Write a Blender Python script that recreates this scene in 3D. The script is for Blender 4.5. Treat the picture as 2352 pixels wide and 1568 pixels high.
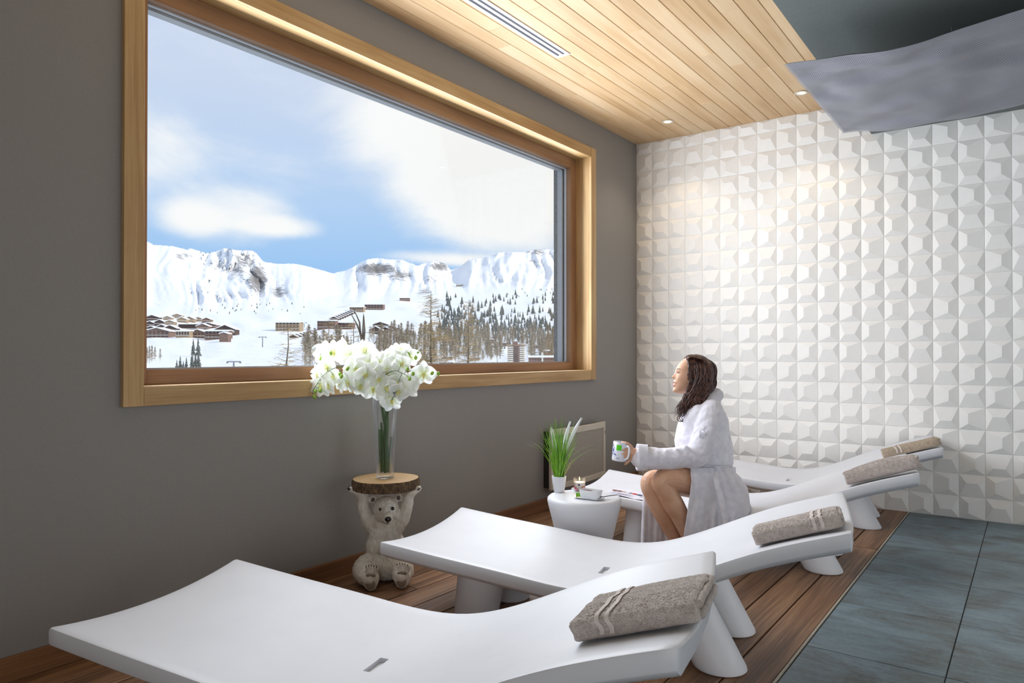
import bpy, bmesh, math, random
import numpy as np
from math import sin, cos, pi, radians, sqrt, atan2, exp
from mathutils import Vector, Matrix, Euler, noise as mnoise

for o in list(bpy.data.objects):
    bpy.data.objects.remove(o, do_unlink=True)
random.seed(7)
scn = bpy.context.scene
COL = scn.collection

# ------------------------------------------------------------------ camera
FPX = 1631.0; CAMH = 1.12; AZ = radians(36.3); PITCH = radians(0.4)
CY = 784 + 28 - FPX * math.tan(PITCH)
cam_d = bpy.data.cameras.new('camera')
cam = bpy.data.objects.new('camera', cam_d); COL.objects.link(cam)
cam.location = (0, 0, CAMH)
cam.rotation_euler = (pi / 2 + PITCH, 0, AZ)
cam_d.sensor_width = 36.0; cam_d.sensor_fit = 'HORIZONTAL'
cam_d.lens = FPX / 2352 * 36.0
cam_d.shift_y = (CY - 784) / 2352
cam_d.clip_start = 0.05; cam_d.clip_end = 20000
scn.camera = cam

scn.view_settings.view_transform = 'Standard'
scn.view_settings.look = 'None'
scn.view_settings.gamma = 1.0
scn.view_settings.use_curve_mapping = False
scn.view_settings.exposure = 0.0

# photo pixel -> ray, used to turn measured pixels into positions
cF = Vector((-sin(AZ) * cos(PITCH), cos(AZ) * cos(PITCH), sin(PITCH)))
cR = Vector((cos(AZ), sin(AZ), 0)); cU = cR.cross(cF)
cC = Vector((0, 0, CAMH))
def ray(px, py): return cF + cR * ((px - 1176) / FPX) + cU * ((CY - py) / FPX)
def at_depth(px, py, t): return cC + ray(px, py) * t
def at_z(px, py, z):
    d = ray(px, py); return cC + d * ((z - CAMH) / d.z)

# ------------------------------------------------------------------ node helpers
def newmat(name):
    m = bpy.data.materials.new(name); m.use_nodes = True
    nt = m.node_tree
    return m, nt, nt.nodes['Principled BSDF'], nt.nodes['Material Output']
def N(nt, t, **kw):
    n = nt.nodes.new(t)
    for k, v in kw.items():
        if k in n.inputs.keys() if hasattr(n.inputs, 'keys') else False: n.inputs[k].default_value = v
        else: setattr(n, k, v)
    return n
def L(nt, a, b): nt.links.new(a, b)
def ramp(nt, fac, stops):
    r = nt.nodes.new('ShaderNodeValToRGB'); e = r.color_ramp.elements
    while len(e) < len(stops): e.new(0.5)
    for i, (p, c) in enumerate(stops):
        e[i].position = p; e[i].color = c if len(c) == 4 else (*c, 1)
    if fac is not None: L(nt, fac, r.inputs[0])
    return r
def srgb(r, g, b):
    f = lambda c: (c / 255 / 12.92) if c <= 10.3 else (((c / 255) + .055) / 1.055) ** 2.4
    return (f(r), f(g), f(b), 1)
def math_(nt, op, a, b=None, clamp=False):
    n = nt.nodes.new('ShaderNodeMath'); n.operation = op; n.use_clamp = clamp
    for i, v in enumerate((a, b)):
        if v is None: continue
        if isinstance(v, (int, float)): n.inputs[i].default_value = v
        else: L(nt, v, n.inputs[i])
    return n.outputs[0]
def mixrgb(nt, fac, a, b, mode='MIX'):
    n = nt.nodes.new('ShaderNodeMix'); n.data_type = 'RGBA'; n.blend_type = mode
    for v, s in ((fac, n.inputs[0]), (a, n.inputs[6]), (b, n.inputs[7])):
        if isinstance(v, (int, float)): s.default_value = v
        elif isinstance(v, tuple): s.default_value = v
        else: L(nt, v, s)
    return n.outputs[2]
def mapping(nt, scale=(1, 1, 1), coord='Object', loc=None):
    tc = nt.nodes.new('ShaderNodeTexCoord'); mp = nt.nodes.new('ShaderNodeMapping')
    mp.inputs['Scale'].default_value = scale
    L(nt, tc.outputs[coord], mp.inputs['Vector'])
    if loc is not None: L(nt, loc, mp.inputs['Location'])
    return mp.outputs[0]
def noise_(nt, vec, scale, detail=4, rough=.5, dist=0.0):
    n = nt.nodes.new('ShaderNodeTexNoise'); n.inputs['Scale'].default_value = scale
    n.inputs['Detail'].default_value = detail; n.inputs['Roughness'].default_value = rough
    n.inputs['Distortion'].default_value = dist
    if vec is not None: L(nt, vec, n.inputs['Vector'])
    return n.outputs[0]
def bump(nt, bsdf, h, strength, dist=.01):
    b = nt.nodes.new('ShaderNodeBump'); b.inputs['Strength'].default_value = strength; b.inputs['Distance'].default_value = dist
    L(nt, h, b.inputs['Height']); L(nt, b.outputs[0], bsdf.inputs['Normal']); return b
def plain(name, col, rough=.5, spec=.5, nscale=40, namt=.06, bumps=0, bscale=200, bdist=.002, metal=0, sss=0):
    """a colour with faint mottling so that no surface is a flat fill"""
    m, nt, b, _ = newmat(name)
    v = mapping(nt)
    n = noise_(nt, v, nscale, 3)
    c2 = tuple(c * (1 - namt * 2) for c in col[:3]) + (1,)
    c1 = tuple(min(1, c * (1 + namt)) for c in col[:3]) + (1,)
    r = ramp(nt, n, [(.3, c2), (.7, c1)])
    L(nt, r.outputs[0], b.inputs['Base Color'])
    b.inputs['Roughness'].default_value = rough; b.inputs['Specular IOR Level'].default_value = spec
    b.inputs['Metallic'].default_value = metal
    if sss:
        b.inputs['Subsurface Weight'].default_value = sss; b.inputs['Subsurface Radius'].default_value = (.02, .01, .006)
        b.inputs['Subsurface Scale'].default_value = .4
    if bumps: bump(nt, b, noise_(nt, v, bscale, 3), bumps, bdist)
    return m
def wood(name, axis, cols, scale=1.0, rough=.5, grain=.5, vary=.25, knots=True, bumpd=.0015):
    """wood running along one object axis; each board shifted and tinted by its object random"""
    m, nt, b, _ = newmat(name)
    oi = nt.nodes.new('ShaderNodeObjectInfo')
    cmb = nt.nodes.new('ShaderNodeCombineXYZ')
    for i in range(3): L(nt, math_(nt, 'MULTIPLY', oi.outputs['Random'], 37.0 + 11 * i), cmb.inputs[i])
    sc = [14 * scale] * 3; sc[axis] = 0.9 * scale
    v = mapping(nt, tuple(sc), loc=cmb.outputs[0])
    n1 = noise_(nt, v, 1.0, 5, .6, .6)
    sc2 = [125 * scale] * 3; sc2[axis] = 2.0 * scale
    n2 = noise_(nt, mapping(nt, tuple(sc2), loc=cmb.outputs[0]), 1.0, 4, .65, .3)
    sc3 = [3.0 * scale] * 3; sc3[axis] = 1.2 * scale
    n3 = noise_(nt, mapping(nt, tuple(sc3), loc=cmb.outputs[0]), 1.0, 2)
    f = math_(nt, 'ADD', math_(nt, 'MULTIPLY', n1, .5), math_(nt, 'ADD', math_(nt, 'MULTIPLY', n2, grain * .5), math_(nt, 'MULTIPLY', n3, .5 - grain * .5 + .2)))
    r = ramp(nt, f, [(.38, cols[0]), (.55, cols[1]), (.72, cols[2])])
    val = math_(nt, 'ADD', 1 - vary / 2, math_(nt, 'MULTIPLY', oi.outputs['Random'], vary))
    hsv = nt.nodes.new('ShaderNodeHueSaturation'); L(nt, r.outputs[0], hsv.inputs['Color']); L(nt, val, hsv.inputs['Value'])
    L(nt, hsv.outputs[0], b.inputs['Base Color'])
    b.inputs['Roughness'].default_value = rough
    bump(nt, b, n2, .5, bumpd)
    return m

# ------------------------------------------------------------------ mesh helpers
class MB:
    def __init__(s): s.v = []; s.f = []; s.mi = []
    def add(s, vs, fs, mi=0):
        o = len(s.v); s.v += [tuple(v) for v in vs]; s.f += [tuple(i + o for i in f) for f in fs]; s.mi += [mi] * len(fs); return s
    def box(s, x0, x1, y0, y1, z0, z1, mi=0):
        return s.add([(x0, y0, z0), (x1, y0, z0), (x1, y1, z0), (x0, y1, z0), (x0, y0, z1), (x1, y0, z1), (x1, y1, z1), (x0, y1, z1)],
                     [(0, 3, 2, 1), (4, 5, 6, 7), (0, 1, 5, 4), (1, 2, 6, 5), (2, 3, 7, 6), (3, 0, 4, 7)], mi)
    def tube(s, path, rad, n=8, cap=True, mi=0, flat=1.0, up=None):
        path = [Vector(p) for p in path]; k = len(path)
        if not hasattr(rad, '__len__'): rad = [rad] * k
        vs = []; prev = None
        for i, p in enumerate(path):
            d = (path[min(i + 1, k - 1)] - path[max(i - 1, 0)])
            if d.length < 1e-9: d = Vector((0, 0, 1))
            d.normalize()
            if prev is None:
                u = Vector(up) if up is not None else (Vector((0, 0, 1)) if abs(d.z) < .9 else Vector((1, 0, 0)))
            else: u = prev
            u = u - d * u.dot(d)
            if u.length < 1e-6: u = d.orthogonal()
            u.normalize(); w = d.cross(u); prev = u
            for j in range(n):
                a = 2 * pi * j / n
                vs.append(p + (u * cos(a) * flat + w * sin(a)) * rad[i])
        fs = [(i * n + j, i * n + (j + 1) % n, (i + 1) * n + (j + 1) % n, (i + 1) * n + j) for i in range(k - 1) for j in range(n)]
        if cap: fs += [tuple(reversed(range(n))), tuple((k - 1) * n + j for j in range(n))]
        return s.add(vs, fs, mi)
    def lathe(s, prof, n=32, cx=0, cy=0, mi=0, sx=1, sy=1):
        vs = [(cx + r * cos(2 * pi * j / n) * sx, cy + r * sin(2 * pi * j / n) * sy, z) for r, z in prof for j in range(n)]
        k = len(prof)
        fs = [(i * n + j, i * n + (j + 1) % n, (i + 1) * n + (j + 1) % n, (i + 1) * n + j) for i in range(k - 1) for j in range(n)]
        if prof[0][0] > 1e-6: fs.append(tuple(reversed(range(n))))
        if prof[-1][0] > 1e-6: fs.append(tuple((k - 1) * n + j for j in range(n)))
        return s.add(vs, fs, mi)
    def grid(s, fn, nu, nv, mi=0, cu=False, cv=False):
        vs = [fn(i / (nu if cu else nu - 1), j / (nv if cv else nv - 1)) for i in range(nu) for j in range(nv)]
        fs = [(i * nv + j, ((i + 1) % nu) * nv + j, ((i + 1) % nu) * nv + (j + 1) % nv, i * nv + (j + 1) % nv)
              for i in range(nu if cu else nu - 1) for j in range(nv if cv else nv - 1)]
        return s.add(vs, fs, mi)
    def ball(s, c, r, n=12, m=8, mi=0, rot=None):
        if not hasattr(r, '__len__'): r = (r, r, r)
        c = Vector(c); vs = []
        for i in range(m + 1):
            t = pi * i / m
            for j in range(n):
                a = 2 * pi * j / n
                q = Vector((r[0] * sin(t) * cos(a), r[1] * sin(t) * sin(a), r[2] * cos(t)))
                if rot is not None: q = rot @ q
                vs.append(c + q)
        fs = [(i * n + j, (i + 1) * n + j, (i + 1) * n + (j + 1) % n, i * n + (j + 1) % n) for i in range(m) for j in range(n)]
        return s.add(vs, fs, mi)
    def obj(s, name, mats, parent=None, smooth=None, loc=None, rot=None, merge=False):
        me = bpy.data.meshes.new(name); me.from_pydata(s.v, [], s.f)
        if not isinstance(mats, (list, tuple)): mats = [mats]
        for m in mats: me.materials.append(m)
        if len(mats) > 1: me.polygons.foreach_set('material_index', s.mi)
        if merge or smooth is not None:
            bm = bmesh.new(); bm.from_mesh(me)
            if merge: bmesh.ops.remove_doubles(bm, verts=bm.verts, dist=1e-5)
            bmesh.ops.recalc_face_normals(bm, faces=bm.faces)
            bm.to_mesh(me); bm.free()
        if smooth is not None:
            me.polygons.foreach_set('use_smooth', [True] * len(me.polygons))
            if smooth < 180: me.set_sharp_from_angle(angle=radians(smooth))
        me.update()
        o = bpy.data.objects.new(name, me); COL.objects.link(o)
        if parent is not None: o.parent = parent
        if loc is not None: o.location = loc
        if rot is not None: o.rotation_euler = rot
        return o
def empty(name, loc=(0, 0, 0), rz=0.0, parent=None):
    o = bpy.data.objects.new(name, None); COL.objects.link(o); o.location = loc; o.rotation_euler = (0, 0, rz)
    o.empty_display_size = .05
    if parent is not None: o.parent = parent
    return o
def tag(o, label=None, cat=None, group=None, kind=None):
    if label: o['label'] = label
    if cat: o['category'] = cat
    if group: o['group'] = group
    if kind: o['kind'] = kind
    return o
def share(o, parent=None, loc=None, rot=None, scale=None):
    c = o.copy(); COL.objects.link(c); c.parent = parent if parent is not None else o.parent
    if loc is not None: c.location = loc
    if rot is not None: c.rotation_euler = rot
    if scale is not None: c.scale = scale
    return c
def bev(o, w=.003, seg=2, ang=35):
    m = o.modifiers.new('bevel', 'BEVEL'); m.width = w; m.segments = seg; m.limit_method = 'ANGLE'; m.angle_limit = radians(ang); return o
def catmull(pts, n):
    """points resampled along a Catmull-Rom curve; pts may be tuples of any length"""
    P = np.array([pts[0]] + list(pts) + [pts[-1]], float); out = []
    seg = len(pts) - 1
    for k in range(n):
        t = k / (n - 1) * seg; i = min(int(t), seg - 1); u = t - i
        a, b, c, d = P[i], P[i + 1], P[i + 2], P[i + 3]
        out.append(.5 * ((2 * b) + (c - a) * u + (2 * a - 5 * b + 4 * c - d) * u * u + (3 * b - a - 3 * c + d) * u ** 3))
    return out
def lerp_tab(x, tab):
    if x <= tab[0][0]: return tab[0][1]
    for (a, va), (b, vb) in zip(tab, tab[1:]):
        if x <= b: return va + (vb - va) * (x - a) / (b - a)
    return tab[-1][1]
def smooth_tab(x, tab):
    if x <= tab[0][0]: return tab[0][1]
    for (a, va), (b, vb) in zip(tab, tab[1:]):
        if x <= b:
            u = (x - a) / (b - a); u = u * u * (3 - 2 * u); return va + (vb - va) * u
    return tab[-1][1]
def nz(x, y=0.0, z=0.0): return mnoise.noise(Vector((x, y, z)))
# ------------------------------------------------------------------ sky, sun, added area lamps
XW = -2.833; YW = 5.723; ZC = 2.971; ZS = 2.722; XS = -0.948      # window wall, tiled wall, ceilings, soffit edge
XR = 2.6; YB = -2.2                                               # walls behind and beside the camera
WY0, WY1, WZ0, WZ1 = 1.389, 4.882, .992, 2.672                    # window opening

wd = bpy.data.worlds.new('sky'); scn.world = wd; wd.use_nodes = True
nt = wd.node_tree; nt.nodes.clear()
out = nt.nodes.new('ShaderNodeOutputWorld'); bg = nt.nodes.new('ShaderNodeBackground'); L(nt, bg.outputs[0], out.inputs[0])
tc = nt.nodes.new('ShaderNodeTexCoord'); D = tc.outputs['Generated']
sep = nt.nodes.new('ShaderNodeSeparateXYZ'); L(nt, D, sep.inputs[0])
grad = ramp(nt, sep.outputs[2], [(0.0, srgb(205, 226, 247)), (.11, srgb(158, 200, 245)), (.20, srgb(182, 210, 245)), (.34, srgb(204, 217, 241)), (1, srgb(190, 208, 240))])
mp = nt.nodes.new('ShaderNodeMapping'); mp.inputs['Scale'].default_value = (1, 1, 1.9); L(nt, D, mp.inputs[0])
n1 = noise_(nt, mp.outputs[0], 4.2, 9, .62, .6)
n2 = noise_(nt, mp.outputs[0], 9.0, 6, .55, .4)
fine = math_(nt, 'ADD', math_(nt, 'MULTIPLY', n1, .7), math_(nt, 'MULTIPLY', n2, .3))
def blob(px, py, rad, amt, squash=1.0):
    """a bank of cloud around one direction of the sky"""
    d = ray(px, py).normalized()
    s = nt.nodes.new('ShaderNodeVectorMath'); s.operation = 'SUBTRACT'; L(nt, D, s.inputs[0]); s.inputs[1].default_value = d
    m2 = nt.nodes.new('ShaderNodeVectorMath'); m2.operation = 'MULTIPLY'; L(nt, s.outputs[0], m2.inputs[0]); m2.inputs[1].default_value = (1, 1, squash)
    l = nt.nodes.new('ShaderNodeVectorMath'); l.operation = 'LENGTH'; L(nt, m2.outputs[0], l.inputs[0])
    mr = nt.nodes.new('ShaderNodeMapRange'); mr.interpolation_type = 'SMOOTHSTEP'
    L(nt, l.outputs['Value'], mr.inputs['Value']); mr.inputs['From Min'].default_value = rad; mr.inputs['From Max'].default_value = 0
    mr.inputs['To Min'].default_value = 0; mr.inputs['To Max'].default_value = amt
    return mr.outputs[0]
bank = None
for a in ((1230, 330, .30, .75, 1.2), (1000, 300, .17, .42, 1.2), (1130, 470, .17, .42, 1.9), (820, 215, .12, .2, 1.2), (565, 490, .11, .52, 2.0), (432, 508, .06, .46, 1.5), (650, 522, .08, .40, 4.0), (480, 420, .16, .14, 1.2), (960, 590, .10, .42, 6.0), (1080, 600, .10, .38, 7.0), (330, 350, .10, .28, 1.0), (600, 180, .30, .10, 1.0)):
    q = blob(*a); bank = q if bank is None else math_(nt, 'ADD', bank, q)
mr = nt.nodes.new('ShaderNodeMapRange'); mr.interpolation_type = 'SMOOTHSTEP'
L(nt, math_(nt, 'ADD', fine, bank), mr.inputs['Value']); mr.inputs['From Min'].default_value = .56; mr.inputs['From Max'].default_value = 1.12
skyc = mixrgb(nt, mr.outputs[0], grad.outputs[0], srgb(252, 252, 253))
L(nt, skyc, bg.inputs['Color']); bg.inputs['Strength'].default_value = 1.0

sun_d = bpy.data.lights.new('sun', 'SUN'); sun_d.energy = 2.9; sun_d.angle = radians(.6); sun_d.color = (1, .95, .87)
sun = bpy.data.objects.new('sun', sun_d); COL.objects.link(sun)
SUN_TO = (cR * .86 - cF * .30 + Vector((0, 0, .50))).normalized()
sun.rotation_euler = SUN_TO.to_track_quat('Z', 'Y').to_euler()
sun.location = (30, 10, 40)

def area_lamp(name, loc, rot, sx, sy, w, col):
    d = bpy.data.lights.new(name, 'AREA'); d.shape = 'RECTANGLE'; d.size = sx; d.size_y = sy; d.energy = w; d.color = col
    o = bpy.data.objects.new(name, d); COL.objects.link(o); o.location = loc; o.rotation_euler = rot; return o
# added area lamps: picture window boosted, unseen door and side window as fill
area_lamp('window_boost_lamp', (XW - .06, (WY0 + WY1) / 2, (WZ0 + WZ1) / 2), (0, -pi / 2, 0), 1.6, 3.35, 103, (.87, .93, 1.0))
area_lamp('door_fill_lamp', (1.5, YB + .05, 1.35), (pi / 2, 0, 0), 2.0, 2.1, 50, (1.0, .96, .90))
area_lamp('side_fill_lamp', (XR - .05, 3.5, 1.38), (0, pi / 2, 0), 1.9, 2.8, 16, (1.0, .98, .95))
# ------------------------------------------------------------------ materials of the room
M = {}
M['wall'] = plain('grey plaster', srgb(146, 143, 140), .85, .2, 90, .02, .12, 420, .0008)
M['soffit'] = plain('grey-green paint', srgb(120, 126, 124), .8, .2, 60, .03, .1, 300, .001)
M['tile_w'] = plain('matt white tile', srgb(241, 238, 234), .5, .35, 20, .01)
M['grout_w'] = plain('white grout', srgb(240, 238, 234), .9, .1)
M['plank_c'] = wood('pale ceiling wood', 1, (srgb(186, 148, 104), srgb(211, 175, 131), srgb(224, 195, 157)), .8, .55, .35, .10)
M['dark'] = plain('dark void', (.01, .009, .008, 1), .9, .1)
M['larch_y'] = wood('honey larch along y', 1, (srgb(146, 112, 70), srgb(180, 144, 96), srgb(200, 168, 120)), 1.3, .5, .7, .08)
M['larch_z'] = wood('honey larch along z', 2, (srgb(148, 113, 71), srgb(182, 145, 97), srgb(202, 169, 121)), 1.3, .5, .7, .08)
M['sash_y'] = wood('brown sash wood along y', 1, (srgb(122, 88, 62), srgb(150, 112, 80), srgb(168, 130, 96)), 1.2, .5, .6, .06)
M['sash_z'] = wood('brown sash wood along z', 2, (srgb(122, 88, 62), srgb(150, 112, 80), srgb(168, 130, 96)), 1.2, .5, .6, .06)
M['deck'] = wood('weathered deck wood', 1, (srgb(58, 40, 28), srgb(114, 82, 58), srgb(164, 126, 94)), .9, .5, .95, .45, bumpd=.004)
M['base'] = wood('stained baseboard', 1, (srgb(84, 54, 32), srgb(124, 84, 52), srgb(150, 106, 68)), .9, .55, .5, .1)
M['alu'] = plain('grey aluminium', srgb(190, 190, 194), .35, .5, 30, .02)
M['gasket'] = plain('dark seal', srgb(70, 70, 74), .6)
M['white'] = plain('white lacquer', srgb(238, 238, 240), .4, .5, 30, .01)
M['concrete'] = plain('rough outside render', srgb(150, 150, 148), .9, .1, 60, .12, .6, 120, .006)

# glass: clear with a faint reflection
m, nt, b, out = newmat('window glass'); nt.nodes.remove(b)
tr = nt.nodes.new('ShaderNodeBsdfTransparent'); gl = nt.nodes.new('ShaderNodeBsdfGlossy'); gl.inputs['Roughness'].default_value = .0
fr = nt.nodes.new('ShaderNodeFresnel'); fr.inputs['IOR'].default_value = 1.3
mx = nt.nodes.new('ShaderNodeMixShader'); tr.inputs[0].default_value = (.99, 1, .995, 1)
L(nt, math_(nt, 'MULTIPLY', fr.outputs[0], .10), mx.inputs[0]); L(nt, tr.outputs[0], mx.inputs[1]); L(nt, gl.outputs[0], mx.inputs[2]); L(nt, mx.outputs[0], out.inputs[0])
M['glass'] = m

def floor_tile_mat():
    m, nt, b, _ = newmat('blue grey stone tile')
    oi = nt.nodes.new('ShaderNodeObjectInfo'); c = nt.nodes.new('ShaderNodeCombineXYZ')
    L(nt, math_(nt, 'MULTIPLY', oi.outputs['Random'], 50.0), c.inputs[0]); L(nt, math_(nt, 'MULTIPLY', oi.outputs['Random'], 31.0), c.inputs[1])
    v = mapping(nt, (1, 1, 1), loc=c.outputs[0])
    a = noise_(nt, v, 3.0, 6, .62, .6); d = noise_(nt, mapping(nt, (2, 9, 1), loc=c.outputs[0]), 3, 5, .65, .3); e = noise_(nt, v, 60, 4, .6)
    f = math_(nt, 'ADD', math_(nt, 'MULTIPLY', a, .55), math_(nt, 'ADD', math_(nt, 'MULTIPLY', d, .3), math_(nt, 'MULTIPLY', e, .15)))
    r = ramp(nt, f, [(.36, srgb(72, 72, 68)), (.45, srgb(98, 108, 110)), (.54, srgb(112, 134, 144)), (.68, srgb(144, 155, 158))])
    L(nt, r.outputs[0], b.inputs['Base Color']); b.inputs['Roughness'].default_value = .42
    bump(nt, b, e, .15, .001); return m
M['tile_f'] = floor_tile_mat()
M['grout_f'] = plain('grey grout', srgb(70, 66, 60), .9)

# ------------------------------------------------------------------ floor
mb = MB().box(XW - .1, XR + .1, YB - .1, YW + .1, -.12, -.022)
floor = tag(mb.obj('floor', M['dark']), kind='structure')
# deck boards run along the window wall
XD = -.722; pitch = .15
k = 0; x1 = XD
src = {}
rnd = random.Random(3)
while x1 > XW + .02:
    x0 = max(x1 - pitch, XW); w = x1 - x0
    ys = [YB, YB + 1.1 + rnd.random() * 2.2]
    while ys[-1] < YW - .8: ys.append(ys[-1] + 2.0 + rnd.random() * 1.2)
    ys[-1] = YW
    for a, b_ in zip(ys, ys[1:]):
        o = MB().box(x0 + .0035, x1 - .0035, a + .002, b_ - .002, -.022, rnd.uniform(-.0012, .0008)).obj('plank', M['deck'], floor)
        bev(o, .003, 2)
    x1 -= pitch
o = MB().box(XD + .001, XD + .009, YB, YW, -.022, .002).obj('edge_strip', plain('pale metal edge', srgb(176, 168, 152), .4), floor)
xs = [XD + .012, -.25]
while xs[-1] < XR: xs.append(xs[-1] + .6)
ys = [4.675 - .6 * 12 + .6 * i for i in range(16)]
ys = [y for y in ys if y < YW]
ys = [YB] + [y for y in ys if y > YB + .05] + [YW]
MB().box(XD + .01, XR, YB, YW, -.022, -.004).obj('grout_bed', M['grout_f'], floor)
for xa, xb in zip(xs, xs[1:]):
    for ya, yb in zip(ys, ys[1:]):
        bev(MB().box(xa + .002, min(xb, XR) - .002, ya + .002, yb - .002, -.02, 0).obj('floor_tile', M['tile_f'], floor), .0015, 1)

# ------------------------------------------------------------------ window wall with its opening
def wall_with_hole(name, plane, u0, u1, z0, z1, hu0, hu1, hz0, hz1, t0, t1, mat):
    mb = MB()
    for (a, b, c, d) in ((u0, hu0, z0, z1), (hu1, u1, z0, z1), (hu0, hu1, z0, hz0), (hu0, hu1, hz1, z1)):
        if plane == 'x': mb.box(t0, t1, a, b, c, d)
        else: mb.box(a, b, t0, t1, c, d)
    return tag(mb.obj(name, mat), kind='structure')
wall_with_hole('wall_left', 'x', YB - .2, YW + .2, -.12, ZC + .25, WY0 - .03, WY1 + .03, WZ0 - .03, WZ1 + .03, XW - .16, XW, M['wall'])
o = wall_with_hole('wall_exterior', 'x', YB - .2, YW + .2, -3, ZC + .6, WY0 - .06, WY1 - .045, WZ0 - .10, WZ1 + .06, XW - .30, XW - .162, M['concrete'])

# ------------------------------------------------------------------ picture window
win = tag(empty('window_1', (XW, (WY0 + WY1) / 2, WZ0)), kind='structure')
def wpart(name, x0, x1, y0, y1, z0, z1, mat, parent=win, bw=.002):
    o = MB().box(x0 - XW, x1 - XW, y0 - (WY0 + WY1) / 2, y1 - (WY0 + WY1) / 2, z0 - WZ0, z1 - WZ0).obj(name, mat, parent)
    return bev(o, bw, 2) if bw else o
cw = .078; ct = .022
wpart('casing_board', XW, XW + ct + .002, WY0 - cw, WY0, WZ0 - cw, WZ1 + cw, M['larch_z'])
wpart('casing_board', XW, XW + ct + .002, WY1, WY1 + cw, WZ0 - cw, WZ1 + cw, M['larch_z'])
wpart('casing_board', XW, XW + ct, WY0 + .001, WY1 - .001, WZ0 - cw, WZ0, M['larch_y'])
wpart('casing_board', XW, XW + ct, WY0 + .001, WY1 - .001, WZ1, WZ1 + cw, M['larch_y'])
rd = .115   # reveal depth to the sash
wpart('reveal_board', XW - rd - .04, XW, WY0 - .02, WY0, WZ0 - .02, WZ1 + .02, M['larch_z'])
wpart('reveal_board', XW - rd - .04, XW, WY1, WY1 + .02, WZ0 - .02, WZ1 + .02, M['larch_z'])
wpart('reveal_board', XW - rd - .04, XW, WY0, WY1, WZ0 - .02, WZ0, M['larch_y'])
wpart('reveal_board', XW - rd - .04, XW, WY0, WY1, WZ1, WZ1 + .02, M['larch_y'])
sf = XW - rd; sb = sf - .04; sw = .08; sbw = .062
wpart('sash_rail', sb, sf, WY0 + .03, WY0 + sw, WZ0 + .001, WZ1 - .001, M['sash_z'])
wpart('sash_rail', sb, sf, WY1 - sw, WY1 - .001, WZ0 + .001, WZ1 - .001, M['sash_z'])
wpart('sash_rail', sb, sf, WY0 + sw, WY1 - sw, WZ0 + .001, WZ0 + sbw, M['sash_y'])
wpart('sash_rail', sb, sf, WY0 + sw, WY1 - sw, WZ1 - sw, WZ1 - .001, M['sash_y'])
gx = sb - .005
for y0, y1, z0, z1 in ((WY0 + sw - .012, WY0 + sw + .006, WZ0 + sbw, WZ1 - sw), (WY1 - sw - .006, WY1 - sw + .012, WZ0 + sbw, WZ1 - sw),
                       (WY0 + sw, WY1 - sw, WZ0 + sbw - .01, WZ0 + sbw + .006), (WY0 + sw, WY1 - sw, WZ1 - sw - .006, WZ1 - sw + .01)):
    wpart('glazing_bead', gx - .014, gx + .004, y0, y1, z0, z1, M['alu'], bw=0)
# outside profile: grey metal frame around the pane
for y0, y1, z0, z1 in ((WY0 + sw - .03, WY0 + sw + .012, WZ0 + sbw - .02, WZ1 - sw + .02), (WY1 - sw - .012, WY1 - sw + .03, WZ0 + sbw - .02, WZ1 - sw + .02),
                       (WY0 + sw, WY1 - sw, WZ0 + sbw - .02, WZ0 + sbw + .004), (WY0 + sw, WY1 - sw, WZ1 - sw - .012, WZ1 - sw + .02)):
    wpart('outer_profile', gx - .075, gx - .03, y0, y1, z0, z1, M['alu'], bw=0)
wpart('pane', gx - .028, gx - .016, WY0 + sw - .006, WY1 - sw + .006, WZ0 + sbw - .004, WZ1 - sw + .004, M['glass'], bw=0)

# ------------------------------------------------------------------ tiled wall
wall_b = tag(MB().box(XW - .1, XR + .1, YW, YW + .15, -.12, ZC + .2).obj('wall_back', M['grout_w']), kind='structure')
TS = .1512; rows = int(ZC / TS) + 1
tile_mesh = {}
def relief_tile(v, off, p=.024):
    """a hipped tile: four facets meeting in a ridge; v = ridge upright"""
    h = TS / 2 - .0008; i0 = .27; e = .004
    r0 = -TS / 2 + TS * off; q = h - TS * i0
    a, b = ((r0, -q), (r0, q)) if v else ((-q, r0), (q, r0))
    base = [(-h, 0, -h), (h, 0, -h), (h, 0, h), (-h, 0, h)]; lip = [(x, -e, z) for x, _, z in base]
    vs = base + lip + [(a[0], -p, a[1]), (b[0], -p, b[1])]
    fs = [(0, 1, 5, 4), (1, 2, 6, 5), (2, 3, 7, 6), (3, 0, 4, 7)]
    if v: fs += [(4, 5, 8), (5, 6, 9, 8), (6, 7, 9), (7, 4, 8, 9)]
    else: fs += [(4, 5, 9, 8), (5, 6, 9), (6, 7, 8, 9), (7, 4, 8)]
    return vs, fs
ncol = int((XR - XW) / TS) + 1
rest = MB()
for c in range(ncol):
    for r in range(rows):
        xc = XW + TS * (c + .5); zc = TS * (r + .5)
        if xc + TS / 2 > XR + .05: continue
        low = xc > XS
        top = ZS if low else ZC
        v = (c + r) % 2 == 0
        off = .36 if ((c // 2 + r // 2 + (c + r)) % 2 == 0) else .62
        vs, fs = relief_tile(v, off)
        if zc - TS / 2 > top - .02: continue
        if zc + TS / 2 > top + .01:
            f = (top - (zc - TS / 2)) / TS
            vs = [(x, y, -TS / 2 + (z + TS / 2) * f) for x, y, z in vs]; cut = True
        else: cut = False
        single = 3 <= c <= 18
        if single:
            key = (v, off, cut, low)
            if key not in tile_mesh:
                o = MB().add(vs, fs).obj('wall_tile', M['tile_w'], wall_b, loc=(xc, YW, zc)); tile_mesh[key] = o
            else: share(tile_mesh[key], wall_b, (xc, YW, zc))
        else: rest.add([(x + xc, y + YW, z + zc) for x, y, z in vs], fs)
tag(rest.obj('wall_tiles', M['tile_w'], wall_b), kind='stuff')

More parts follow.
